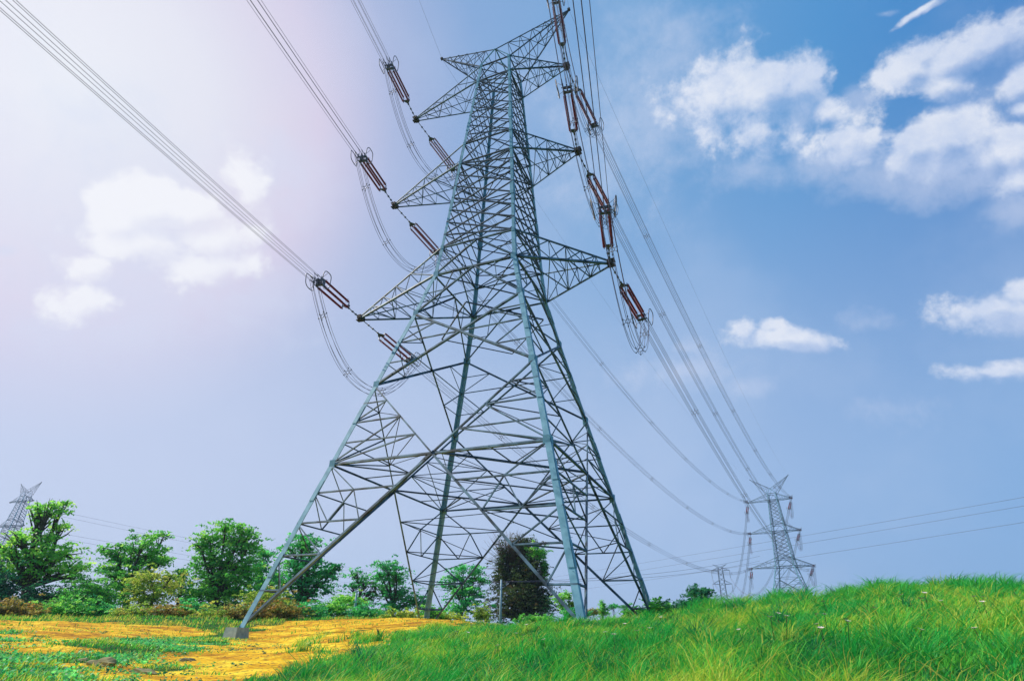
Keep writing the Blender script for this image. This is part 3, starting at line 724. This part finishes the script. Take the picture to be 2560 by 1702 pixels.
def make_tree(lobes, r, base, pal, label, group='trees along the field edge', dens=1.0, leaf=.20, trunk=.28, cat='tree', name='broadleaf_tree', spray=.75, shell=.5, lean=0, twigs=None, ipal=None):
    """lobes: (px, py, rx, ry) crown masses in the photograph, all standing about r metres away; base: px of the foot"""
    bp = at(base, 1545, r); bp[2] = terrain(bp[0], bp[1], False)-.1
    root = empty(name, bp); k = r/FOC*.97
    cent = [at(l[0], l[1], r+random.uniform(-1, 1)*l[2]*k*.6) for l in lobes]
    Vs, Cs = [], []
    pa = np.array(PAL[pal])
    for l, c in zip(lobes, cent):
        rx, ry = l[2]*k, l[3]*k; rd = (rx*.9+ry*.3)*.75
        pl = np.array(PAL[l[4]]) if len(l) > 4 else pa
        ns = int(dens*(rx*ry)*11/(spray*spray))+6
        d = rng.normal(size=(ns, 3)); d /= np.linalg.norm(d, axis=1)[:, None]
        d *= (rng.random(ns)**shell)[:, None]*(1+.3*rng.normal(size=ns))[:, None]
        sc_ = c+d[:, :1]*rx*RX+d[:, 1:2]*rd*_r[[1, 0, 2]]*np.array([-1, 1, 0])+d[:, 2:3]*np.array([0, 0, ry])
        sc_ = c+np.stack([d[:, 0]*rx*RX[0]-d[:, 1]*rd*RX[1], d[:, 0]*rx*RX[1]+d[:, 1]*rd*RX[0], d[:, 2]*ry], 1)
        nl = 16
        off = rng.normal(size=(ns, nl, 3))*np.array([.42, .42, .12])*spray*rng.uniform(.5, 1.3, (ns, 1, 1))
        off[..., 2] -= .28*np.hypot(off[..., 0], off[..., 1])
        P = (sc_[:, None]+off).reshape(-1, 3)
        ci = rng.choice(len(pl), ns, p=[.4, .3, .12, .18]); col = pl[ci][:, None]*rng.uniform(.7, 1.3, (ns, nl, 1))
        Vs.append(P); Cs.append(col.reshape(-1, 3))
    P = np.concatenate(Vs); col = np.concatenate(Cs)
    ok = P[:, 2] > terrain(P[:, 0], P[:, 1], False)-.1
    P, col = P[ok], col[ok]
    V, F, cc = leaves(P-bp, leaf*rng.uniform(.6, 1.4, len(P)), col)
    fast_mesh('crown', V, [F], cc, M_LEAF, root)
    tm = MB(); big = sorted(range(len(lobes)), key=lambda i: -lobes[i][2]*lobes[i][3])
    low = np.mean([c for c in cent], 0); fork = bp+(np.array([low[0], low[1], bp[2]+(low[2]-bp[2])*.45])-bp)
    mids = [bp-bp+np.array([0,0,-.4]), lerp(bp, fork, .5)-bp+rng.normal(size=3)*.12, fork-bp]
    tm.tube(mids, [trunk*1.3, trunk, trunk*.85], 8)
    for c, l in zip(cent, lobes):
        e = c-bp; f0 = fork-bp; md = lerp(f0, e, .5)+rng.normal(size=3)*.25*np.array([1, 1, .4])-np.array([0, 0, .15])
        tm.tube([f0-np.array([0,0,.2]), md, lerp(md, e, .7), e+np.array([0, 0, l[3]*k*.4])], [trunk*.6, trunk*.42, trunk*.25, .02], 6)
        for _ in range(7 if twigs is None else twigs):
            dd = rng.normal(size=3); dd /= np.linalg.norm(dd); e2 = e+dd*np.array([l[2]*k*.85, l[2]*k*.85, l[3]*k*.85])
            s0 = lerp(md, e, random.uniform(.2, .9)); tm.tube([s0, lerp(s0, e2, .5)+rng.normal(size=3)*.1, e2], [trunk*.2, trunk*.12, .015], 4)
    tm.build('trunk', M_BARK, root)
    return tag(root, label, cat, group)
make_tree([(130,1265,38,18),(95,1272,20,16),(160,1258,16,9),(112,1290,22,10),(150,1312,32,8),(120,1340,34,16),(60,1345,50,20),(20,1370,34,30),(100,1385,70,26),(165,1380,38,26),(50,1410,60,26),(140,1420,60,24),(195,1415,26,16),(-10,1420,34,30),(180,1440,30,10)],
          78, 72, 'fresh', 'gnarled spreading tree at far left with a tall narrow tuft on top', dens=.75, leaf=.17, trunk=.62, spray=.85, shell=.6)
make_tree([(8,1455,26,26,'dark'),(15,1490,30,24,'dark'),(-15,1470,30,50,'dark')], 74, 2, 'dark', 'dark leafy tree cut by the left picture edge', dens=1.0, leaf=.17)
make_tree([(365,1345,32,14),(412,1336,18,9),(385,1375,34,24),(330,1370,30,16),(285,1368,28,12),(290,1400,34,22),(345,1400,40,26),(395,1400,30,18),(270,1425,24,12),(320,1440,50,30),(300,1480,40,30),(415,1395,20,8)],
          84, 318, 'green', 'twin-topped green tree behind the olive tree, left third', dens=.85, leaf=.18, trunk=.35)
make_tree([(375,1440,40,20),(350,1465,38,26),(415,1462,44,26),(385,1490,46,24),(430,1440,24,12),(360,1500,30,16)], 72, 365, 'olive', 'olive yellow-green small tree in front of the twin-topped one', dens=1.0, leaf=.15, trunk=.2)
make_tree([(450,1450,26,26),(470,1480,30,26),(455,1425,14,10)], 82, 462, 'green', 'thin dark-limbed tree between the olive tree and the tallest dense tree', dens=.7, leaf=.17, trunk=.2)
make_tree([(565,1318,42,20),(610,1330,30,22),(525,1345,32,18),(580,1355,56,28),(500,1362,22,10),(625,1365,28,24),(520,1395,36,30),(575,1400,60,34),(610,1430,50,34),(545,1445,60,34),(520,1480,50,34),(590,1480,60,34),(560,1515,66,20)],
          80, 520, 'green', 'tallest dense rounded tree left of the near left pylon leg', dens=1.05, leaf=.18, trunk=.4)
make_tree([(660,1385,34,18),(650,1420,30,24),(660,1455,34,26),(640,1490,40,26),(690,1440,20,14)], 88, 655, 'teal', 'dark green tree seen just left of the near left pylon leg', dens=1.0, leaf=.18)
make_tree([(755,1340,36,14),(775,1360,38,16),(735,1370,38,18),(790,1400,44,18),(740,1410,50,26),(820,1430,40,16),(770,1440,56,26),(840,1412,20,8),(720,1455,40,26),(800,1465,40,18),(750,1490,56,22),(715,1505,40,20)],
          80, 745, 'teal', 'layered tree directly behind the near left pylon leg diagonals', dens=.9, leaf=.19, trunk=.35)
make_tree([(890,1432,24,12),(910,1450,28,14),(885,1465,18,10),(925,1480,20,22,'ivy'),(905,1500,30,18)], 86, 930, 'teal', 'sparse tree with purple brown dead twigs in the middle left gap', dens=.7, leaf=.17, trunk=.25, twigs=18)
make_tree([(965,1410,30,14),(990,1420,32,16),(950,1435,26,14),(985,1445,40,20),(960,1475,36,22),(1005,1480,30,20),(1030,1500,28,18),(985,1510,40,20),(1055,1505,20,22)],
          84, 965, 'teal', 'green tree immediately left of the pylon rear left leg', dens=.95, leaf=.18, trunk=.3)
make_tree([(1160,1418,34,10),(1190,1425,26,12),(1135,1440,30,12),(1175,1450,40,16),(1120,1460,22,8),(1150,1475,44,18),(1185,1480,26,16),(1160,1505,46,16),(1145,1525,40,14),(1205,1450,14,6)],
          84, 1145, 'teal', 'bright green layered tree left of the dark ivy-covered tree', dens=.9, leaf=.19, trunk=.25)
# ivy covered tree with bare crown
iv = make_tree([(1300,1400,52,50,'ivy'),(1345,1380,24,24,'green'),(1290,1450,62,40,'ivy'),(1330,1440,40,50,'ivy'),(1360,1420,8,40,'green'),(1290,1500,66,46,'ivy'),(1340,1500,44,44,'ivy'),(1365,1515,14,26,'teal'),(1290,1535,70,18,'ivy'),(1255,1420,14,60,'ivy'),(1310,1360,34,20,'ivy')],
          96, 1300, 'ivy', 'dark column-like ivy-smothered tree with bare brown twigs on top', dens=1.7, leaf=.14, trunk=.6, spray=.55, shell=.45)
tw_ = MB(); b0 = np.array(iv.location)
org = at(1276, 1420, 96)-b0
for _ in range(260):
    th = rng.normal()*.62; ln_ = random.uniform(.55, 1.0)*(92 if th < .5 else 60)*96/FOC
    e = org+np.array([RX[0]*math.sin(th), RX[1]*math.sin(th), math.cos(th)])*ln_*.98+rng.normal(size=3)*.3+np.array([0, rng.normal()*.8, 0])
    s0 = lerp(org, e, random.uniform(0, .35)); mdl = lerp(s0, e, .55)+rng.normal(size=3)*.12
    tw_.tube([s0, mdl, e], [.035, .02, .007], 4)
    for _k in range(3):
        q = lerp(mdl, e, random.uniform(0, .8)); tw_.tube([q, q+rng.normal(size=3)*.22+np.array([0, 0, .2])], [.012, .006], 3)
tw_.build('bare_twigs', M_TWIG, iv)
make_tree([(1400,1495,16,12,'fresh'),(1420,1488,10,10,'fresh'),(1408,1515,18,10,'fresh'),(1432,1508,10,12,'olive')], 74, 1396, 'fresh', 'little scrubby tree right of the dark ivy-covered tree', dens=1.2, leaf=.13, trunk=.15, spray=.45)
make_tree([(1506,1508,6,8),(1506,1518,11,8),(1506,1530,15,8)], 110, 1506, 'green', 'small pointed conical tree right of the near right pylon leg', dens=1.4, leaf=.16, trunk=.15, name='conifer', spray=.6)
make_tree([(1532,1514,15,4),(1532,1511,9,3)], 110, 1533, 'teal', 'tiny flat-topped umbrella tree beside the palm', dens=1.6, leaf=.16, trunk=.12, spray=.6)
make_tree([(1748,1478,26,10,'dark'),(1735,1474,14,10,'dark'),(1765,1480,14,10,'dark'),(1750,1494,22,10,'dark')], 60, 1750, 'dark', 'dark round-headed tree on the hill left of the distant pylon', dens=2.0, leaf=.12, trunk=.2, spray=.5, name='broadleaf_tree')
# palm
pbp = at(1563, 1520, 72); pbp[2] = terrain(pbp[0], pbp[1], False)
pl = empty('palm_tree', pbp); hc = at(1563, 1520, 72)[2]-pbp[2]
m = MB(); m.tube([(0,0,-.3),(.03,0,hc*.5),(0,0,hc)], [.2,.17,.15], 8); m.build('trunk', M_BARK, pl)
Vp, Fp, Cp = [], [], []; nv = 0
for i in range(26):
    a = 2*math.pi*i/26+random.uniform(-.1, .1); el0 = random.uniform(.1, 1.2); ln_ = random.uniform(1.2, 1.6)
    dirh = np.array([math.cos(a), math.sin(a), 0]); prev = None
    sp = [np.array([0, 0, hc])+dirh*ln_*t_*math.cos(el0)+np.array([0, 0, ln_*t_*math.sin(el0)-1.0*t_*t_*ln_*.75]) for t_ in np.linspace(0, 1, 14)]
    sd2 = np.cross(dirh, [0, 0, 1])
    for j in range(1, 14):
        for s_ in (-1, 1):
            q = sp[j]; e = q+sd2*s_*.32*math.sin(math.pi*min(j/14+.12, 1))+dirh*.2-np.array([0, 0, .12])
            w_ = (sp[j]-sp[j-1])*.45
            Vp += [q, q+w_, e]; Fp.append((nv, nv+1, nv+2)); nv += 3; Cp += [(.04, .20, .03)]*3
fast_mesh('fronds', np.array(Vp), [np.array(Fp)], np.array(Cp), M_LEAF, pl)
tag(pl, 'small fan of palm fronds between the right pylon legs', 'palm tree')
# bushes at the foot of the trees
BU = [(215,1490,55,42,'green',70,'rounded soft green bush filling the gap right of the gnarled tree'),(110,1500,50,30,'dark',72,'dark bush under the gnarled tree trunk'),(35,1525,46,24,'brown',64,'brownish bush at the left edge on the sand'),
 (170,1522,52,22,'green',66,'low green bush below the rounded soft bush'),(250,1530,40,20,'teal',66,'low bluish green bush behind the sand strip'),(330,1530,40,16,'olive',64,'low olive bush beneath the twin-topped tree'),
 (420,1530,44,18,'brown',62,'dry rusty brown bush beneath the olive tree'),(480,1520,30,20,'teal',64,'green reed-like clump left of the tallest dense tree'),(540,1535,46,16,'olive',62,'olive scrub beneath the tallest dense tree'),
 (610,1530,40,22,'brown',60,'brown scrub right behind the near left footing'),(665,1500,46,26,'olive',64,'yellow-green scrub seen through the near left leg'),(700,1525,50,24,'brown',62,'russet scrub below the layered tree'),
 (765,1525,40,22,'teal',64,'dark teal bush below the layered tree'),(830,1520,36,20,'green',66,'green bush right of the layered tree'),(870,1500,34,18,'fresh',70,'light green bush under the sparse tree'),
 (920,1530,44,18,'teal',66,'low teal bush beside the leaning post'),(1000,1535,40,14,'olive',64,'low olive bush at the rear left leg'),(1075,1530,30,16,'green',66,'small green bush just right of the rear left leg'),
 (1120,1540,34,10,'olive',66,'low olive clump below the bright layered tree'),(1205,1532,18,20,'olive',80,'yellowish clump left of the concrete pole'),(1440,1530,26,14,'teal',66,'low teal bush right of the scrubby tree'),
 (1475,1528,18,8,'brown',80,'tiny brown bush between the right pylon legs'),(1590,1530,30,14,'green',56,'green bush below the palm'),(1645,1515,26,18,'green',52,'bush right of the rear right pylon leg'),
 (1690,1520,30,16,'dark',56,'dark low bush left of the round-headed tree'),(1735,1508,44,18,'dark',58,'wide dark bush under the round-headed tree'),(1340,1545,40,10,'green',68,'low green fringe at the foot of the ivy-covered tree')]
for px, py, rx, ry, pal, r, lab in BU:
    rx *= 1.2; ry *= 1.12
    make_tree([(px, py, rx, ry), (px-rx*.5, py+ry*.3, rx*.5, ry*.7), (px+rx*.55, py+ry*.25, rx*.5, ry*.7)], r, px, pal, lab, 'bushes along the field edge', dens=1.1, leaf=.11, trunk=.07, cat='bush', name='bush', spray=.4, shell=.6)

# ---------------------------------------------------------------- grass
def vnoise(x, y, f, seed=0):
    g = np.random.default_rng(seed).random((64, 64)); X = x*f+31.7; Y = y*f+17.3
    i, j = np.floor(X).astype(int), np.floor(Y).astype(int); u, v = sm(X-i), sm(Y-j)
    a = g[i % 64, j % 64]; b_ = g[(i+1) % 64, j % 64]; c_ = g[i % 64, (j+1) % 64]; d = g[(i+1) % 64, (j+1) % 64]
    return (a*(1-u)+b_*u)*(1-v)+(c_*(1-u)+d*u)*v
def blades(x, y, h, w, col, lean=.35, tipc=None):
    n = len(x); z = terrain(x, y)-.02; B = np.stack([x, y, z], 1)
    a = rng.uniform(0, 2*math.pi, n); side = np.stack([np.cos(a), np.sin(a), np.zeros(n)], 1)
    # gentle wind towards the right of the view
    ld = rng.normal(size=(n, 2))*1.0+np.array([RX[0], RX[1]])*.55; ld /= np.linalg.norm(ld, axis=1)[:, None]+1e-6
    ln_ = (lean*rng.uniform(.3, 1.7, n)*h)[:, None]; Ld = np.concatenate([ld, np.zeros((n, 1))], 1)
    up = np.array([0, 0, 1.0]); H = h[:, None]; Wd = w[:, None]
    m1 = B+up*H*.5+Ld*ln_*.28; m2 = B+up*H*.82+Ld*ln_*.7; tp = B+up*H*.98+Ld*ln_*1.25
    V = np.stack([B-side*Wd, B+side*Wd, m1-side*Wd*.85, m1+side*Wd*.85, m2-side*Wd*.5, m2+side*Wd*.5, tp], 1).reshape(-1, 3)
    o = np.arange(n)[:, None]*7
    Q4 = np.concatenate([o+np.array([[0, 1, 3, 2]]), o+np.array([[2, 3, 5, 4]])]); T_ = o+np.array([[4, 5, 6]])
    tip = col if tipc is None else tipc
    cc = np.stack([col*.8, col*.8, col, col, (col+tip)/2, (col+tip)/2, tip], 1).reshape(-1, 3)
    return V, [Q4, T_], cc
def scatter(n, a0, a1, r0, r1, p=1.0):
    a = np.radians(rng.uniform(a0, a1, n)); r = (r0**p+(r1**p-r0**p)*rng.random(n))**(1/p)
    return CAM[0]+r*np.sin(a), CAM[1]+r*np.cos(a), r
GP = np.array([(.02,.30,.04), (.05,.43,.05), (.14,.52,.05), (.38,.60,.05), (.01,.16,.05), (.60,.55,.08)])
def grass_field(name, n, a0, a1, r0, r1, hmin, hmax, w0, keep, pp, yel=1.0, p=1.0, lean=.4):
    x, y, r = scatter(n, a0, a1, r0, r1, p); k = keep(x, y); x, y, r = x[k], y[k], r[k]; n = len(x)
    c1 = vnoise(x, y, .55, 1); c2 = vnoise(x, y, 1.7, 2); c3 = vnoise(x, y, .22, 3)
    h = (hmin+(hmax-hmin)*rng.random(n)**1.6)*(.55+.9*c2*c1+.25*c3)
    w = (w0+.00042*r)*rng.uniform(.6, 1.4, n)
    mixv = np.clip(c1*.6+c2*.4+rng.normal(size=n)*.16, 0, .999)
    ed = np.array([0, .18, .42, .62, .80, .93]); vals = GP[[4, 0, 1, 2, 3, 5]]
    mv = np.clip(.5+(mixv-.5)*1.7*1+.0, 0, .999)*yel
    col = np.stack([np.interp(mv, ed, vals[:, c]) for c in range(3)], 1)*rng.uniform(.75, 1.25, (n, 1))
    strw = rng.random(n) < .035; col[strw] = np.array([.52, .50, .08]); h[strw] *= 1.35
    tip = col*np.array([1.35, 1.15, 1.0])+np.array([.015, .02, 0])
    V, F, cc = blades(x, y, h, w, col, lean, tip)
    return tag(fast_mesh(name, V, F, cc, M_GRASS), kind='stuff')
notsand = lambda x, y: (~sandy(x+rng.normal(size=len(x))*.22, y+rng.normal(size=len(x))*.4)) | ((rng.random(len(x)) < .25) & (vnoise(x, y, 1.3, 9) > .80))
a592, a1069, a750 = azd(592), azd(1069), azd(750)
def hill(x, y):
    a, r = to_polar(x, y); return notsand(x, y) & ((a > azd(700, 1700)) | False)
def wedge(x, y):
    a, r = to_polar(x, y); return notsand(x, y) & (a <= azd(700, 1700)+1)
grass_field('grass', 420000, -52, 22, 5.2, 34, .09, .36, .0028, hill, 'g', yel=.86, lean=.7)
tag(bpy.data.objects['grass'], 'tall green meadow grass covering the hill', 'grass')
def tufts(name, n, a0, a1, r0, r1, keep, hmn, hmx, lab):
    x, y, r = scatter(n, a0, a1, r0, r1, 1.0); k = keep(x, y); x, y, r = x[k], y[k], r[k]; n = len(x); nb = 46
    sz = rng.uniform(.5, 1.3, n); pick = rng.random(n)
    base_c = np.where((pick < .55)[:, None], [.02, .34, .05], np.where((pick < .82)[:, None], [.10, .45, .05], np.where((pick < .93)[:, None], [.36, .50, .06], [.008, .15, .06])))
    rad = np.abs(rng.normal(size=(n, nb)))*.10*sz[:, None]; th = rng.uniform(0, 2*math.pi, (n, nb))
    X = (x[:, None]+rad*np.cos(th)).ravel(); Y = (y[:, None]+rad*np.sin(th)).ravel()
    h = (rng.uniform(hmn, hmx, (n, nb))*sz[:, None]).ravel(); rr_ = np.repeat(r, nb); w = (.003+.00045*rr_)*rng.uniform(.6, 1.3, n*nb)
    col = np.repeat(base_c, nb, 0)*rng.uniform(.7, 1.3, (n*nb, 1))
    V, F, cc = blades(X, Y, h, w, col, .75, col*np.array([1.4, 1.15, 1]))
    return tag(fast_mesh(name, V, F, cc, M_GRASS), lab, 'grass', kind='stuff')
tufts('tall_grass', 1500, -44, 22, 7, 30, hill, .18, .46, 'coarse taller grass tufts standing out of the meadow')
tufts('crest_grass', 520, -7, 22, 22, 31, hill, .28, .66, 'ragged long grass along the hill crest')
grass_field('weeds', 90000, -78, -38, 8, 44, .05, .16, .004, wedge, 'g', yel=.9, lean=.5)
tag(bpy.data.objects['weeds'], 'low weedy grass strip beside the sandy ground', 'weeds')
grass_field('dry_grass', 60000, -76, -8, 44, 72, .08, .30, .006, lambda x, y: rng.random(len(x)) < np.where(sandy(x, y), .04, 1.0), 'g', yel=1.15, lean=.3)
tag(bpy.data.objects['dry_grass'], 'yellowing long grass at the field edge below the trees', 'grass')

# low leafy ground plants among the weeds, and clods on the sand
def lowplants(name, n, a0, a1, r0, r1, keep, pal, hh, size, label):
    x, y, r = scatter(n, a0, a1, r0, r1, 1.0); k = keep(x, y); x, y = x[k], y[k]
    c = np.stack([x, y, terrain(x, y)], 1); nl = 14
    off = rng.normal(size=(len(x), nl, 3))*np.array([hh*1.2, hh*1.2, hh*.35]); off[..., 2] = np.abs(off[..., 2])+.01
    P = (c[:, None]+off).reshape(-1, 3); pa = np.array(PAL[pal]); col = pa[rng.choice(4, len(x), p=[.4, .3, .12, .18])][:, None]*rng.uniform(.7, 1.3, (len(x), nl, 1))
    V, F, cc = leaves(P, size*rng.uniform(.6, 1.4, len(P)), col.reshape(-1, 3), 1.0)
    return tag(fast_mesh(name, V, [F], cc, M_LEAF), label, 'ground plants', kind='stuff')
lowplants('ground_plants', 5200, -74, -44, 9, 36, lambda x, y: (~sandy(x+rng.normal(size=len(x))*.3, y+rng.normal(size=len(x))*.5)) & (vnoise(x, y, .8, 5) > .42), 'teal', .13, .045, 'dark leafy plants creeping over the grass strip')
lowplants('meadow_weeds', 2600, -40, 20, 7, 30, lambda x, y: notsand(x, y) & (vnoise(x, y, .7, 8) > .55), 'fresh', .16, .03, 'leafy yellow green weeds mixed into the meadow')
lowplants('dead_thatch', 1500, -40, 20, 7, 30, lambda x, y: notsand(x, y) & (vnoise(x, y, .9, 12) > .62), 'brown', .17, .028, 'brownish dead weeds mixed into the meadow')
lowplants('sand_tufts', 500, -76, -26, 11, 58, lambda x, y: sandy(x, y) & (vnoise(x, y, .5, 6) > .40), 'dark', .09, .04, 'small dark green tufts dotted over the sand')
x, y, r = scatter(9000, -76, -24, 10, 60, 1.0); k = sandy(x, y); x, y, r = x[k], y[k], r[k]; n = len(x)
s_ = rng.uniform(.012, .05, n)*(1+.5*(rng.random(n) > .96)); cz = terrain(x, y)
off8 = np.array([(-1,-1,-.3),(1,-1,-.3),(1,1,-.3),(-1,1,-.3),(.2,0,.38)])
V = (np.stack([x, y, cz], 1)[:, None]+off8*s_[:, None, None]*rng.uniform(.6, 1.4, (n, 5, 3))).reshape(-1, 3); o5 = np.arange(n)[:, None]*5
F = np.concatenate([o5+np.array([[0, 1, 4]]), o5+np.array([[1, 2, 4]]), o5+np.array([[2, 3, 4]]), o5+np.array([[3, 0, 4]])])
cl_ = np.array([(.30,.15,.03), (.50,.26,.03), (.14,.09,.03)])[rng.integers(0, 3, n)]
tag(fast_mesh('clods', V, [F], np.repeat(cl_, 5, 0), leafmat('clod_soil', 0, 1, .95)), 'scattered clods of earth on the sandy ground', 'clods', kind='stuff')

def rock(px, py, sz, lab):
    a, r = hit(px, py); p = at(px, py, r); p[2] = terrain(p[0], p[1])
    bm_v, bm_f = [], []
    nu, nvv = 12, 8
    for i in range(nvv+1):
        for j in range(nu):
            th, ph = math.pi*i/nvv, 2*math.pi*j/nu; d = np.array([math.sin(th)*math.cos(ph), math.sin(th)*math.sin(ph), math.cos(th)])
            rr_ = sz*(1+.35*math.sin(d[0]*3.1+px)*math.cos(d[1]*2.7+py)+.12*math.sin(d[2]*7+d[0]*5+px))
            bm_v.append(d*rr_*np.array([1.5, 1, .6]))
    for i in range(nvv):
        for j in range(nu): bm_f.append((i*nu+j, (i+1)*nu+j, (i+1)*nu+(j+1) % nu, i*nu+(j+1) % nu))
    m = MB(); m.add(bm_v, bm_f); o = m.build('rock', M_ROCK, None); o.location = p; o.rotation_euler = (0, 0, YAW+random.uniform(-.3, .3))
    tag(o, lab, 'rock', 'rocks at the sand edge')
rock(252, 1664, .20, 'largest pale rock at the edge of the green weeds, bottom left')
rock(362, 1672, .16, 'mossy rock just right of the largest pale rock')
rock(205, 1655, .12, 'small mossy rock just left of the largest pale rock')
rock(140, 1694, .13, 'tan rock at the very bottom left corner area')
rock(468, 1648, .13, 'flat brown rock farther up the sand, right of the weeds')
# seed stalks and flowers
def stalk(px, py, h, lean, lab):
    a, r = hit(px, py); p = at(px, py, r); p[2] = terrain(p[0], p[1])
    root = empty('grass_stalk', p); l = RX*np.array([1, 1, 0])*lean
    m = MB(); m.tube([(0,0,0), ez*h*.5+l*.3, ez*h*.8+l*.8], [.006,.005,.004], 4); m.build('stem', M_TWIG, root)
    m = MB(); m.tube([ez*h*.78+l*.76, ez*h*.9+l*1.0, ez*h+l*1.2], [.006,.016,.003], 5); m.build('seed_head', M_TWIG, root)
    tag(root, lab, 'grass stalk', 'seed stalks over the sand')
stalk(958, 1640, .75, -.22, 'tallest dark seed stalk leaning left over the bright sand')
stalk(934, 1632, .62, .06, 'upright seed stalk between the two leaning ones')
stalk(872, 1628, .42, -.12, 'short reddish seed stalk left of the others')
stalk(1000, 1635, .5, .1, 'seed stalk rising from the grass edge, right of the others')
fl = None
for i in range(60):
    px, py = random.uniform(960, 2540), random.uniform(1560, 1690)
    if px < 1150 and py < 1610: continue
    a, r = hit(px, py)
    if r > 40: continue
    p = at(px, py, r); p[2] = terrain(p[0], p[1])
    if fl is None:
        root = empty('wildflower'); m = MB(); m.tube([(0,0,0),(.02,0,.22),(.03,0,.42)], .004, 4); m.build('stem', leafmat('stem_green', .2), root)
        m = MB()
        for q in range(9):
            a_ = 2*math.pi*q/9; d = np.array([math.cos(a_), math.sin(a_), 0]); s2 = np.array([-d[1], d[0], 0]); c_ = np.array([.03, 0, .43])
            m.add([c_, c_+d*.025-s2*.010+ez*.012, c_+d*.045+ez*.02, c_+d*.025+s2*.010+ez*.012], [(0,1,2,3)])
        m.build('flower_head', M_PETAL, root); o = fl = root
    else: o = copy_tree(fl)
    o.location = p; s0 = random.uniform(.8, 1.2)*(.7+r*.03); o.scale = (s0, s0, random.uniform(.9, 1.15)); o.rotation_euler = (random.uniform(-.3, .1), random.uniform(-.2, .2), random.uniform(0, 6))
    tag(o, 'small pinkish white flower head dotted among the tall meadow grass', 'wildflower', 'wildflowers in the meadow')
